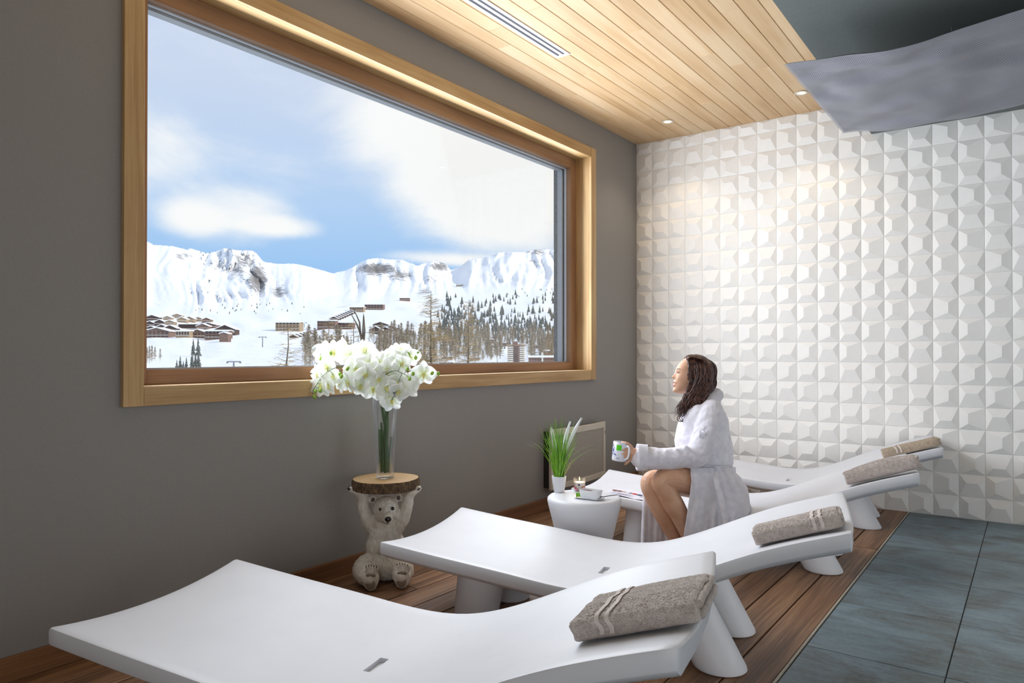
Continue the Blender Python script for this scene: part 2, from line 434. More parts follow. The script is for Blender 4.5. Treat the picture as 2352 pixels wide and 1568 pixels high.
# walls beside and behind the camera, plus a window and door added for fill
wall_with_hole('wall_right', 'x', YB - .2, YW + .2, -.12, ZC + .2, 2.0, 5.0, .3, 2.45, XR, XR + .15, M['wall'])
w2 = tag(empty('added_window', (XR, 3.5, .3)), kind='structure')  # unseen window, added for the side fill light
for y0, y1, z0, z1 in ((-1.5, -1.42, 0, 2.15), (1.42, 1.5, 0, 2.15), (-.04, .04, 0, 2.15), (-1.42, 1.42, 2.07, 2.15), (-1.42, 1.42, 0, .08)): MB().box(.04, .1, y0, y1, z0, z1).obj('window_frame', M['alu'], w2)
m, nt, b, out = newmat('frosted glass'); b.inputs['Base Color'].default_value = (.9, .93, .95, 1); b.inputs['Roughness'].default_value = .5; b.inputs['Transmission Weight'].default_value = .6
for y0, y1 in ((-1.42, -.04), (.04, 1.42)): MB().box(.065, .075, y0, y1, .08, 2.07).obj('pane', m, w2)
wall_with_hole('wall_front', 'y', XW - .16, XR + .15, -.12, ZC + .2, 0.2, 2.55, 0, 2.45, YB - .15, YB, M['wall'])
d1 = tag(empty('added_door', (1.375, YB, 0)), kind='structure')  # unseen glazed door, added for the fill light from behind
for x0, x1, z0, z1 in ((-1.175, -1.10, 0, 2.45), (1.10, 1.175, 0, 2.45), (-.04, .04, 0, 2.45), (-1.10, 1.10, 2.37, 2.45), (-1.10, 1.10, 0, .08)):
    MB().box(x0, x1, -.1, -.04, z0, z1).obj('door_frame', M['alu'], d1)
for x0, x1 in ((-1.10, -.04), (.04, 1.10)): MB().box(x0, x1, -.08, -.07, .08, 2.37).obj('pane', M['glass'], d1)

# baseboard
bbo = tag(MB().box(XW, XW + .018, YB, YW - .004, 0, .085).obj('baseboard_left', M['base']), kind='structure'); bev(bbo, .003, 2)

# ------------------------------------------------------------------ ceiling
ceil = tag(MB().box(XW - .1, XS, YB - .1, YW + .1, ZC + .012, ZC + .2).obj('ceiling', M['dark']), kind='structure')
pw = .1048; x0 = XW; rnd = random.Random(11)
while x0 < XS - .01:
    x1 = min(x0 + pw, XS)
    ys = [YB, YB + .6 + rnd.random() * 1.6]
    while ys[-1] < YW - .5: ys.append(ys[-1] + 1.1 + rnd.random() * 1.3)
    ys[-1] = YW
    for a, b_ in zip(ys, ys[1:]):
        bev(MB().box(x0 + .0012, x1 - .0012, a + .0004, b_ - .0004, ZC, ZC + .012).obj('plank', M['plank_c'], ceil), .0025, 1)
    x0 = x1
tag(MB().box(XS, XR + .1, YB - .1, YW + .1, ZS, ZC + .2).obj('ceiling_soffit', M['soffit']), kind='structure')
# ------------------------------------------------------------------ loungers
M['plastic'] = plain('white moulded plastic', srgb(220, 221, 226), .45, .45, 8, .012, .06, 900, .0006)
LL, LW = 1.743, .726
_K = np.array([0, .17, .34, .46, .56, .68, .84, 1.]); _Z = np.array([.354, .321, .290, .270, .280, .349, .472, .563])
def _spl():
    n = len(_K); h = np.diff(_K); A = np.eye(n); b = np.zeros(n)
    for i in range(1, n - 1):
        A[i, i - 1] = h[i - 1]; A[i, i] = 2 * (h[i - 1] + h[i]); A[i, i + 1] = h[i]
        b[i] = 6 * ((_Z[i + 1] - _Z[i]) / h[i] - (_Z[i] - _Z[i - 1]) / h[i - 1])
    return np.linalg.solve(A, b), h
_M, _H = _spl()
def lprof(s):
    u = min(max(s / LL, 0), 1); i = min(max(int(np.searchsorted(_K, u)) - 1, 0), len(_K) - 2)
    a = (_K[i + 1] - u) / _H[i]; c = (u - _K[i]) / _H[i]
    return float(a * _Z[i] + c * _Z[i + 1] + ((a ** 3 - a) * _M[i] + (c ** 3 - c) * _M[i + 1]) * _H[i] ** 2 / 6)
DISH = .034
def ltop(s, v): return lprof(s) - DISH * (1 - (2 * v / LW) ** 2)
SL_S, SL_V = (.83, .858), (-.046, .046)      # drain slot
def lounger_shell():
    nv = 20; W2 = LW / 2
    vt = sorted(set([round(-W2 + .010 + (LW - .02) * j / nv, 5) for j in range(nv + 1)] + [SL_V[0], SL_V[1]]))
    st = sorted(set([round(.010 + (LL - .02) * i / 60, 5) for i in range(61)] + [SL_S[0], SL_S[1]]))
    def section(s, inset=0.0, ext=0.0, low=0.0):
        """one closed cross-section; top from -v to +v, then down and back underneath"""
        pts = []
        u = s / LL
        def put(v, dz):
            k = 1 - (2 * v / LW) ** 2
            so = s + ext + .018 * k * (max(0, u - .85) / .15) + .006 * k * (max(0, .15 - u) / .15)
            sl = (lprof(min(s + .01, LL)) - lprof(max(s - .01, 0))) / (min(s + .01, LL) - max(s - .01, 0))
            # thickness is measured square to the profile
            n = sqrt(1 + sl * sl); tilt = 1.0 if dz < 0 else 0
            pts.append((so - dz * sl / n * 0.0, v, ltop(s, v) + dz))
        for v in vt: put(max(-W2 + .01 + inset, min(W2 - .01 - inset, v)), -inset * .6)
        e = W2 - inset
        put(e - .003, -.003 - inset * .6); put(e, -.010 - inset * .6)
        put(e, -.046 + low); put(e - .003, -.050 + low); put(e - .030, -.064 + low)
        for v in (.5 * W2, 0, -.5 * W2): put(v, -.066 + low + (DISH * .6 * (1 - (2 * v / LW) ** 2)))
        put(-e + .030, -.064 + low); put(-e + .003, -.050 + low); put(-e, -.046 + low)
        put(-e, -.010 - inset * .6); put(-e + .003, -.003 - inset * .6)
        return pts
    rings = [section(.010, .008, -.010, .006), section(.010, .003, -.0075, .002)] + [section(s) for s in st] + [section(LL - .010, .003, .0075, .002), section(LL - .010, .008, .010, .006)]
    n = len(rings[0]); mb = MB(); vs = [p for r in rings for p in r]; fs = []
    js = [j for j in range(len(vt))]
    for i in range(len(rings) - 1):
        for j in range(n):
            if 2 <= i < len(rings) - 3 and j < len(vt) - 1:
                s = st[i - 2]
                if SL_S[0] - 1e-6 <= s < SL_S[1] - 1e-6 and SL_V[0] - 1e-6 <= vt[j] < SL_V[1] - 1e-6: continue
            fs.append((i * n + j, (i + 1) * n + j, (i + 1) * n + (j + 1) % n, i * n + (j + 1) % n))
    fs += [tuple(range(n)), tuple(reversed([(len(rings) - 1) * n + j for j in range(n)]))]
    mb.add(vs, fs); return mb
def leg_mesh(base, top, r0, r1):
    """tapered round leg with a flat foot and a soft lower edge"""
    b, t = Vector((*base, 0)), Vector(top); vs = []; n = 28
    lev = [(0, r0 - .008), (.004, r0 - .002), (.012, r0)] + [(k / 8 * t.z, r0 + (r1 - r0) * k / 8) for k in range(1, 9)]
    for z, r in lev:
        c = b + (t - b) * (z / t.z)
        for j in range(n):
            ca, sa = cos(2 * pi * j / n), sin(2 * pi * j / n); zt = ltop(t.x + r1 * 1.06 * ca, t.y + r1 * sa) - .03      # the top follows the shell above it
            vs.append((c.x + r * 1.06 * ca, c.y + r * sa, z if z < .02 else z * zt / t.z))
    k = len(lev)
    fs = [(i * n + j, i * n + (j + 1) % n, (i + 1) * n + (j + 1) % n, (i + 1) * n + j) for i in range(k - 1) for j in range(n)]
    fs += [tuple(reversed(range(n))), tuple((k - 1) * n + j for j in range(n))]
    return MB().add(vs, fs)
def make_lounger():
    root = empty('lounger')
    lounger_shell().obj('seat_shell', M['plastic'], root, smooth=38)
    mb = MB(); zt = min(ltop(SL_S[0], 0), ltop(SL_S[1], 0)) ; d = .012
    (a, b), (c, e) = SL_S, SL_V
    q = [(a, c), (b, c), (b, e), (a, e)]
    vs = [(x, y, ltop(x, y) - .0005) for x, y in q] + [(x, y, ltop(x, y) - d) for x, y in q]
    mb.add(vs, [(4, 5, 6, 7), (0, 4, 7, 3), (1, 2, 6, 5), (0, 1, 5, 4), (3, 7, 6, 2)])
    mb.obj('drain_slot', M['plastic'], root)
    for sv in (-1, 1):
        leg_mesh((1.326, sv * .186), (1.170, sv * .180, lprof(1.170) - .045), .090, .074).obj('leg', M['plastic'], root, smooth=40)
        leg_mesh((.345, sv * .186), (.385, sv * .184, lprof(.385) - .045), .084, .096).obj('leg', M['plastic'], root, smooth=40)
    return root
LOUNG = [(-2.327, 1.189, radians(14.73)), (-2.24, 2.376, radians(13.04)), (-2.215, 3.843, radians(11.26)), (-2.217, 5.012, radians(10.2))]
LLAB = ['white moulded lounger nearest the camera, a fluffy folded towel on its head', 'white moulded lounger just beyond the nearest one, beside the bear table',
        'white moulded lounger on which the woman in the robe sits', 'white moulded lounger furthest back, against the white tiled wall']
proto = make_lounger(); lroots = []
for i, (x, y, t) in enumerate(LOUNG):
    if i == 0: r = proto
    else:
        r = proto.copy(); COL.objects.link(r)
        for ch in list(proto.children): share(ch, r)
    r.location = (x, y, 0); r.rotation_euler = (0, 0, t)
    tag(r, LLAB[i], 'lounger', 'white moulded loungers in a row'); lroots.append(r)
def on_lounger(i, s, v, dz=0.0):
    x, y, t = LOUNG[i]
    return Vector((x + s * cos(t) - v * sin(t), y + s * sin(t) + v * cos(t), ltop(s, v) + dz))
# ------------------------------------------------------------------ towels
def towel_mat(name, c0, c1):
    m, nt, b, _ = newmat(name)
    v = mapping(nt); n = noise_(nt, v, 420, 3, .7); n2 = noise_(nt, v, 60, 3)
    f = math_(nt, 'ADD', math_(nt, 'MULTIPLY', n, .7), math_(nt, 'MULTIPLY', n2, .3))
    r = ramp(nt, f, [(.36, c0), (.62, c1)]); L(nt, r.outputs[0], b.inputs['Base Color'])
    b.inputs['Roughness'].default_value = .95; b.inputs['Specular IOR Level'].default_value = .1
    b.inputs['Sheen Weight'].default_value = .25
    bump(nt, b, n, .9, .003); return m
M['towel'] = towel_mat('taupe terry', srgb(166, 151, 143), srgb(226, 215, 208))
M['towel_b'] = towel_mat('beige terry', srgb(158, 140, 120), srgb(212, 195, 174))
M['band'] = plain('woven towel border', srgb(214, 202, 196), .8, .2, 300, .05)
def folded_towel(name, l, w, h, mat, label, bands, seed, layers=2, roll=False, sag=0.0):
    """a folded bath towel: rounded stack of layers with loops standing off the surface"""
    rnd = random.Random(seed); root = empty(name)
    nl, nc = int(l / .0026), 210
    def sec0(a):
        # rounded-rectangle section, a in 0..1, flat underneath, fold on the +y side
        t = 2 * pi * a; e = .42 if not roll else .72
        c, s = cos(t), sin(t)
        return (w / 2 * math.copysign(abs(c) ** e, c), h / 2 + h / 2 * math.copysign(abs(s) ** (e * .9), s))
    ring = [sec0(k / 600) for k in range(601)]; acc = [0.0]
    for k in range(600): acc.append(acc[-1] + math.hypot(ring[k + 1][0] - ring[k][0], ring[k + 1][1] - ring[k][1]))
    def sec(a):
        d = (a % 1.0) * acc[-1]; k = min(599, max(0, int(np.searchsorted(acc, d)) - 1)); f = (d - acc[k]) / max(1e-9, acc[k + 1] - acc[k])
        return (ring[k][0] + (ring[k + 1][0] - ring[k][0]) * f, ring[k][1] + (ring[k + 1][1] - ring[k][1]) * f)
    def pt(u, a):
        x = -l / 2 + l * u; y, z = sec(a)
        en = min(u, 1 - u) * l / .014; k = 1.0 if en >= 1 else .80 + .20 * sqrt(max(0, 1 - (1 - en) ** 2))
        y *= (1 - (1 - k) * .35); z = h / 2 + (z - h / 2) * k
        z += sag * sin(u * 5 + seed) * (z / h)
        z *= 1 + .10 * nz(u * 3 + seed, y * 14, 3.3)
        y += .008 * nz(u * 4.0, seed, z * 20)
        x += .006 * nz(y * 30, z * 60, seed)
        f = .0023 * (rnd.random() - .35)
        if z > .004: z += f
        y += f * (1 if y > 0 else -1)
        x += .0012 * (rnd.random() - .5)
        return (x, y, max(z, .0005))
    def pt2(i, j): return pt(i, j)
    mb = MB(); mb.grid(pt2, nl, nc, cv=True)
    n0 = 0; mb.f += [tuple(range(nc)), tuple(reversed([(nl - 1) * nc + j for j in range(nc)]))]; mb.mi += [0, 0]
    mb.obj('towel_body', mat, root)
    for bx, bw in bands:
        def bp(u, a, bx=bx, bw=bw):
            y, z = sec(a * .56 - .03); z *= 1 + .10 * nz((bx / l + .5) * 3 + seed, y * 14, 3.3)
            z += sag * sin((bx / l + .5) * 5 + seed) * (z / h)
            return (bx + bw * (u - .5) + .006 * nz(y * 30, z * 60, seed), y * 1.03 + .008 * nz((bx / l + .5) * 4, seed, z * 20), z * 1.012 + .0036 - abs(u - .5) * .002)
        MB().grid(bp, 4, 60).obj('woven_band', M['band'], root, smooth=180)
    # folded layers showing at one end
    for k in range(layers):
        zz = h * (k + .7) / (layers + .4)
        pth = [(l / 2 + .002 + .003 * nz(k, j * .7, seed), -w / 2 * .86 + w * .86 * j / 14, zz + .004 * nz(j * .4, k * 3.0, seed)) for j in range(15)]
        MB().tube(pth, h / (layers + .4) * .40, 8, flat=1.0).obj('fold_edge', mat, root, smooth=180)
    tag(root, label, 'towel', 'towels laid on the loungers'); return root
def place_on(root, li, s, v, yaw, lift=.002):
    x, y, t = LOUNG[li]
    ds = .10; slope = (ltop(s + ds, v) - ltop(s - ds, v)) / (2 * ds); roll = (ltop(s, v + .08) - ltop(s, v - .08)) / .16
    p = on_lounger(li, s, v)
    ex = Vector((1, 0, slope)).normalized(); ey = Vector((0, 1, roll)); ey = (ey - ex * ey.dot(ex)).normalized(); ez = ex.cross(ey)
    R = Matrix((ex, ey, ez)).transposed()
    Rm = Matrix.Rotation(t, 3, 'Z') @ R @ Matrix.Rotation(yaw, 3, 'Z')
    root.rotation_euler = Rm.to_euler(); root.location = p + (Rm @ Vector((0, 0, 1))) * lift
t1 = folded_towel('folded_towel', .295, .250, .055, M['towel'], 'thick taupe folded towel on the nearest lounger, fluffy pile', [(-.075, .011), (-.050, .011)], 3.0, 2)
place_on(t1, 0, 1.632, -.075, radians(-1), .003)
t2 = folded_towel('folded_towel', .290, .215, .054, M['towel'], 'taupe folded towel with border stripes at its right, second lounger', [(.060, .011), (.085, .011)], 8.0, 2)
place_on(t2, 1, 1.588, -.125, radians(2), .004)
t3 = folded_towel('rolled_towel', .34, .165, .075, M['towel'], 'rolled taupe towel without stripes on the woman\'s lounger', [], 5.0, 3, True, .008)
place_on(t3, 2, 1.60, -.15, radians(4), .006)
t4 = folded_towel('folded_towel', .33, .17, .055, M['towel_b'], 'beige folded towel on the lounger against the tiled wall', [(-.082, .011), (-.058, .011)], 12.0, 2)
place_on(t4, 3, 1.59, -.08, radians(2), .004)
# ------------------------------------------------------------------ the mountains outside
RIDGE = [(-200, 560), (200, 548), (324, 551), (338, 554), (352, 562), (396, 565), (430, 573), (437, 570), (474, 581), (497, 577), (515, 569), (536, 573), (559, 575), (579, 575),
         (589, 581), (605, 601), (641, 606), (673, 605), (710, 612), (763, 627), (793, 621), (805, 616), (831, 601), (846, 595), (864, 592), (895, 596), (923, 596), (943, 604),
         (958, 610), (969, 605), (997, 598), (1025, 606), (1035, 620), (1055, 614), (1076, 597), (1111, 590), (1147, 579), (1208, 578), (1234, 572), (1252, 571), (1288, 578), (1400, 570), (1900, 590)]
FOOT = [(-200, 700), (330, 705), (450, 700), (560, 690), (700, 690), (800, 672), (900, 668), (1000, 662), (1100, 655), (1200, 655), (1290, 650), (1900, 650)]
TAB = [(560, 3300), (660, 2300), (690, 1750), (715, 1400), (740, 1120), (770, 900), (790, 720), (820, 500), (850, 350), (900, 220), (1000, 120), (1250, 60), (1500, 40)]
AMP = [(200, .15), (430, .22), (470, 1), (600, 1), (660, .4), (780, .3), (840, .9), (1000, .9), (1040, .6), (1100, .8), (1290, .9)]
def ridged(x, y, o=5):
    a = 0; w = 1; s = 0
    for k in range(o):
        a += w * (1 - abs(nz(x, y, 7.1 * k)) * 2); s += w; w *= .55; x *= 2.03; y *= 2.03
    return a / s
def t_of(px, py):
    """distance of the ground seen at one photo pixel"""
    r = lerp_tab(px, RIDGE); f = lerp_tab(px, FOOT)
    if py >= f:
        t = lerp_tab(py, TAB); base = lerp_tab(f, TAB)
    else:
        u = (f - py) / (f - r); base = lerp_tab(f, TAB); t = base + (900 - .15 * base) * u
    k = min(1, max(0, (f + 26 - py) / 40))
    q = ridged(px / 46.0 + .5 * nz(px / 90, py / 60, 2.0), py / 150.0, 4) - .5
    big = nz(px / 120.0, py / 160.0, 4.0)
    t += k * (230 * q * lerp_tab(px, AMP) + 190 * big)
    # rolling snowfields lower down
    t *= 1 + .05 * (1 - k) * nz(px / 60, py / 22, 9.0) * (1 if py < 830 else .3)
    return t
def terr(px, py): return at_depth(px, py, t_of(px, py))
def rough(px): return 1.6 * nz(px / 7.0, 1.0) + 1.0 * nz(px / 2.6, 5.0)
SPOTS = [(560, 600, 30, 26, .8), (592, 640, 24, 36, 1.15), (545, 622, 30, 20, .7), (500, 610, 26, 18, .6), (640, 668, 22, 20, .8), (868, 618, 42, 15, 1.2), (915, 632, 34, 13, .9), (1010, 612, 26, 11, 1.0),
         (990, 640, 26, 12, .6), (420, 588, 26, 9, .7), (1235, 578, 30, 9, .8), (1225, 605, 18, 14, .5), (975, 668, 22, 9, .8), (800, 700, 60, 14, .35), (700, 640, 40, 16, .2), (1150, 600, 30, 16, .25)]
cols = list(range(-200, 1900, 4)); nr = 150
vs = []; rock = []
for i in range(nr):
    w = i / (nr - 1)
    for px in cols:
        r = lerp_tab(px, RIDGE) + rough(px)
        py = 1500 - (1500 - 860) * min(1, w / .12) if w < .12 else 860 - (860 - r) * ((w - .12) / .88)
        p = terr(px, py); vs.append(tuple(p))
        a = 0
        for (sx, sy, rx, ry, am) in SPOTS:
            d = ((px - sx) / rx) ** 2 + ((py - sy) / ry) ** 2
            if d < 4: a = max(a, am * exp(-d * .8))
        rock.append(a)
# the far side drops away behind the ridge
nc = len(cols)
for j in range(nc):
    p = Vector(vs[(nr - 1) * nc + j]); d = Vector((p.x, p.y, 0)).normalized()
    vs.append(tuple(p + d * 400 + Vector((0, 0, -350)))); rock.append(0)
fs = [(i * nc + j, i * nc + j + 1, (i + 1) * nc + j + 1, (i + 1) * nc + j) for i in range(nr) for j in range(nc - 1)]
m, nt, b, _ = newmat('snow and rock')
at = nt.nodes.new('ShaderNodeAttribute'); at.attribute_name = 'rock'
v = mapping(nt, (1, 1, 1.6))
n = noise_(nt, v, .035, 8, .74, .2); n2 = noise_(nt, v, .006, 4, .6)
f = math_(nt, 'ADD', math_(nt, 'MULTIPLY', at.outputs['Fac'], .34), math_(nt, 'ADD', math_(nt, 'MULTIPLY', n, .8), math_(nt, 'MULTIPLY', n2, .2)))
r = ramp(nt, f, [(.66, srgb(252, 252, 253)), (.74, srgb(176, 172, 170)), (.90, srgb(128, 122, 118))])
L(nt, r.outputs[0], b.inputs['Base Color']); b.inputs['Roughness'].default_value = .85; b.inputs['Specular IOR Level'].default_value = .15
bump(nt, b, n, .45, 8.0)
M['snow'] = m
hills = MB().add(vs, fs).obj('hills', m, smooth=180)
ra = hills.data.attributes.new('rock', 'FLOAT', 'POINT'); ra.data.foreach_set('value', rock)
tag(hills, kind='structure')

# ------------------------------------------------------------------ buildings of the resort
M['ch_wall'] = plain('brown timber cladding', srgb(136, 112, 100), .8, .2, .6, .1)
M['ch_wall2'] = plain('ochre timber cladding', srgb(172, 150, 126), .8, .2, .6, .1)
M['ch_dark'] = plain('dark timber', srgb(96, 80, 74), .8, .2, .6, .1)
M['ch_roof'] = plain('snow on roofs', srgb(248, 249, 252), .9, .1, .3, .01)
M['ch_win'] = plain('dark window glass', srgb(70, 66, 70), .3)
M['ch_frame'] = plain('pale balcony', srgb(226, 216, 204), .7)
M['tower_w'] = plain('pale facade', srgb(226, 208, 186), .8, .2, .3, .04)
M['tower_r'] = plain('brick-red facade panel', srgb(150, 116, 104), .8, .2, .3, .04)
FH = Vector((cF.x, cF.y, 0)).normalized()
def face_rot(extra=0): return atan2(-FH.x, FH.y) + extra          # local +y points away from the camera
BUILT = []
def chalet(px0, px1, py_base, py_top, label, wall='ch_wall', gable=True, group='far chalets of the ski village', yaw=0.0, wins=(0, 0), roof=.42, deep=1.0):
    """a far house: front px0..px1 wide, standing where the ground shows at py_base"""
    pxm = (px0 + px1) / 2; t = t_of(pxm, py_base); p = at_depth(pxm, py_base, t)
    for _ in range(6):            # no two houses share ground: step back until free
        w = (px1 - px0) * t / FPX; d = max(9.0, w * .6) * deep; u0 = (pxm - 1176) / FPX * t; hit = [b for b in BUILT if abs(b[0] - u0) < (b[1] + w) / 2 + 3.2 and b[2] - 3 < t + d and t < b[3] + 3]
        if not hit: break
        t = max(b[3] for b in hit) + 3.2
    BUILT.append((u0, w, t, t + d)); p = at_depth(pxm, py_base, t)
    h = (py_base - py_top) * t / FPX
    ro = empty('chalet', tuple(p), face_rot(yaw)); hw = h * (1 - roof) if gable else h * .86
    MB().box(-w / 2, w / 2, 0, d, -6, hw).obj('wall', M[wall], ro)
    th = .9; ov = min(1.5, w * .06)
    if gable:
        mb = MB(); e = w / 2 + ov
        pr = [(-e, hw - .3), (0, h - th), (e, hw - .3), (e, hw - .3 + th), (0, h), (-e, hw - .3 + th)]
        vs = [(x, -ov, z) for x, z in pr] + [(x, d + ov, z) for x, z in pr]
        mb.add(vs, [(5, 4, 3, 2, 1, 0), (6, 7, 8, 9, 10, 11)] + [(i, (i + 1) % 6, (i + 1) % 6 + 6, i + 6) for i in range(6)])
        mb.obj('snowy_roof', M['ch_roof'], ro)
        MB().add([(-w / 2, -.02, hw), (w / 2, -.02, hw), (0, -.02, h - th), (-w / 2, d, hw), (w / 2, d, hw), (0, d, h - th)], [(0, 1, 2), (3, 5, 4), (0, 3, 4, 1), (1, 4, 5, 2), (0, 2, 5, 3)]).obj('gable', M[wall], ro)
    else:
        mb = MB(); e = w / 2 + ov      # ridge along the front
        pr = [(-ov, hw - .4), (d * .45, h - th), (d + ov, hw - .4), (d + ov, hw - .4 + th), (d * .45, h), (-ov, hw - .4 + th)]
        vs = [(-e, y, z) for y, z in pr] + [(e, y, z) for y, z in pr]
        mb.add(vs, [(0, 1, 2, 3, 4, 5), (11, 10, 9, 8, 7, 6)] + [(i, i + 6, (i + 1) % 6 + 6, (i + 1) % 6) for i in range(6)])
        mb.obj('snowy_roof', M['ch_roof'], ro)
    nx, nz_ = wins
    for i in range(nx):
        for k in range(nz_):
            x = -w / 2 + w * (i + .5) / nx; z = hw * (k + .35) / nz_; ww = w / nx * .26; wh = hw / nz_ * .26
            MB().box(x - ww, x + ww, -.12, .1, z, z + wh * 2).obj('window', M['ch_win'], ro)
    if w > 9:
        for k in range(1, max(2, int(hw / 3.0))):
            MB().box(-w / 2 * .96, w / 2 * .96, -1.0, 0, k * 3.0 - .5, k * 3.0 + .1).obj('balcony', M['ch_frame' if k % 2 else wall], ro)
    return tag(ro, label, 'building', group)
V6 = lambda x, y: (320 + x * .2296, 520 + y * .2296)
def c6(x0, y0, x1, y1, label, **k):
    a = V6(x0, y0); b = V6(x1, y1); return chalet(a[0], b[0], b[1], a[1], label, **k)
def c7(x0, y0, x1, y1, label, **k): return chalet(780 + x0 * .2551, 780 + x1 * .2551, 540 + y1 * .2551, 540 + y0 * .2551, label, **k)
g0 = 'small chalets crowded behind the village front'
for (a, b_, c, d, w, gb) in ((60, 880, 190, 940, 'ch_dark', 1), (150, 925, 250, 990, 'ch_dark', 1), (55, 940, 150, 1000, 'ch_dark', 1), (235, 890, 320, 935, 'ch_wall2', 1), (250, 930, 350, 985, 'ch_wall2', 1),
                            (325, 868, 425, 915, 'ch_wall2', 1), (375, 900, 470, 960, 'ch_wall2', 1), (450, 895, 545, 955, 'ch_wall2', 1), (540, 900, 635, 950, 'ch_wall2', 1), (625, 905, 715, 962, 'ch_wall', 1),
                            (170, 975, 270, 1035, 'ch_dark', 1), (600, 955, 770, 1020, 'ch_wall', 1), (60, 990, 165, 1045, 'ch_dark', 1), (570, 965, 690, 1035, 'ch_wall', 1)):
    c6(a, b_, c, d, 'small snow-roofed timber chalet in the rows behind the village front, left of the view', wall=w, gable=bool(gb), group=g0, roof=.45)
c6(240, 980, 370, 1055, 'dark narrow gabled chalet in the middle of the village', wall='ch_dark', roof=.5)
c6(390, 965, 565, 1040, 'wide dark chalet behind the long lodge front', wall='ch_dark', gable=False)
c6(48, 1005, 295, 1110, 'broad brick-brown lodge at the left end of the village', wins=(6, 3), roof=.4)
c6(285, 1050, 370, 1112, 'low annex with flat snowy roof beside the left lodge', gable=False)
c6(365, 1035, 500, 1112, 'low terrace building in the centre of the village front', wall='ch_wall2', gable=False, wins=(5, 1))
c6(480, 1022, 680, 1118, 'long lodge with pale posts and a wide gable in the village front', wins=(6, 2), roof=.45)
c6(655, 1030, 880, 1130, 'brown wing with white balconies at the right of the lodge', wins=(6, 2), gable=False)
c6(755, 978, 955, 1085, 'large steep-gabled chalet at the right end of the village', wall='ch_dark', roof=.48)
c6(800, 1050, 885, 1155, 'small tower-like annex below the right village chalet', roof=.2)
c6(1362, 945, 1600, 1045, 'ochre apartment block half hidden by a bare larch', wall='ch_wall2', gable=False, wins=(7, 3))
c6(1780, 930, 1960, 1025, 'brown apartment block on the slope above the orchids', gable=False, wins=(6, 3))
c6(1960, 950, 2130, 1030, 'second brown apartment block right of its twin on the slope', gable=False, wins=(5, 2))
g1 = 'terraced chalets stepping up the slope'
for k in range(8): c6(1905 + k * 24, 895 - k * 9, 1985 + k * 24, 940 - k * 10, 'one of the dark chalets stepping up the slope beside the piste', wall='ch_dark', group=g1, roof=.5)
for k in range(6): c6(1500 + k * 38, 1075 - k * 9, 1570 + k * 38, 1115 - k * 10, 'one of the low dark chalets in the slanting row behind the larches', wall='ch_dark', group='slanting row of low chalets', roof=.55)
c7(90, 640, 215, 692, 'ochre flat-roofed block beside the piste', wall='ch_wall2', gable=False, wins=(6, 2))
c7(225, 615, 390, 672, 'brown block at the top of the piste road', gable=False, wins=(6, 2))
c7(540, 560, 628, 592, 'lone mountain restaurant in the open snow', gable=False)
c7(1050, 442, 1112, 462, 'long low hut high under the snowy ridge', wall='ch_wall2', gable=False)
c7(0, 785, 125, 850, 'brown chalet partly behind the forked bare tree', gable=False, wins=(4, 2))
for k, (a, b_, c, d) in enumerate(((300, 775, 430, 830), (265, 815, 380, 890), (340, 820, 470, 880), (400, 810, 515, 860))):
    c7(a, b_, c, d, 'snow-covered chalet in the stacked cluster under the piste', wall='ch_dark', group='stacked chalets under the piste', roof=.5)
for k, (a, b_, c, d) in enumerate(((1330, 930, 1400, 975), (1395, 950, 1460, 990), (1465, 960, 1545, 1000), (1325, 985, 1420, 1015), (1840, 1030, 1930, 1085), (1930, 1045, 2010, 1090), (1730, 985, 1790, 1020), (920, 1085, 1010, 1120), (1040, 1040, 1120, 1070), (1160, 1090, 1260, 1130), (900, 1135, 1020, 1165))):
    c7(a, b_, c, d, 'snow-roofed chalet among the trees near the tower block', wall=('ch_wall', 'ch_wall2')[k % 2], gable=False, group='chalets among the trees')
def tower(px0, px1, py0, py1):
    pm = (px0 + px1) / 2; t = t_of(pm, py1); p = at_depth(pm, py1, t); w = (px1 - px0) * t / FPX; h = (py1 - py0) * t / FPX
    ro = empty('tower_block', tuple(p), face_rot()); a = w * .16
    MB().box(-w / 2, w / 2, 0, w * .5, -8, h).obj('wall', M['tower_w'], ro)
    MB().box(-w * .14, w * .16, -1.2, .5, -8, h + .9).obj('stair_shaft', M['tower_r'], ro)
    MB().box(-w / 2 - .6, w / 2 + .6, -.6, w * .5 + .6, h, h + .9).obj('parapet', M['ch_wall2'], ro)
    MB().box(-w * .2, w * .1, .5, w * .4, h + .9, h + 2.6).obj('roof_hut', M['tower_r'], ro)
    nf = 9
    for k in range(nf):
        z = h * (k + .2) / nf
        for x0, x1 in ((-.46, -.17), (.2, .46)):
            MB().box(w * x0, w * x1, -1.3, 0, z - .3, z + .5).obj('balcony', M['ch_frame'], ro)
            MB().box(w * x0, w * x1, -.1, .1, z + .7, z + h / nf * .7).obj('window', M['ch_win'], ro)
        for x0 in (-.10, .02): MB().box(w * x0, w * (x0 + .09), -1.35, -1.1, z, z + h / nf * .6).obj('window', M['ch_win'], ro)
    return tag(ro, 'tall pale tower block with balconies at the lower right of the view', 'building')
BUILT.append(((1186 - 1176) / FPX * t_of(1186, 836), 30, t_of(1186, 836) - 4, t_of(1186, 836) + 30)); BUILT.append(((1250 - 1176) / FPX * t_of(1250, 834), 66, t_of(1250, 834) * .98 - 4, t_of(1250, 834) + 20))
tower(1166, 1205, 794, 836)
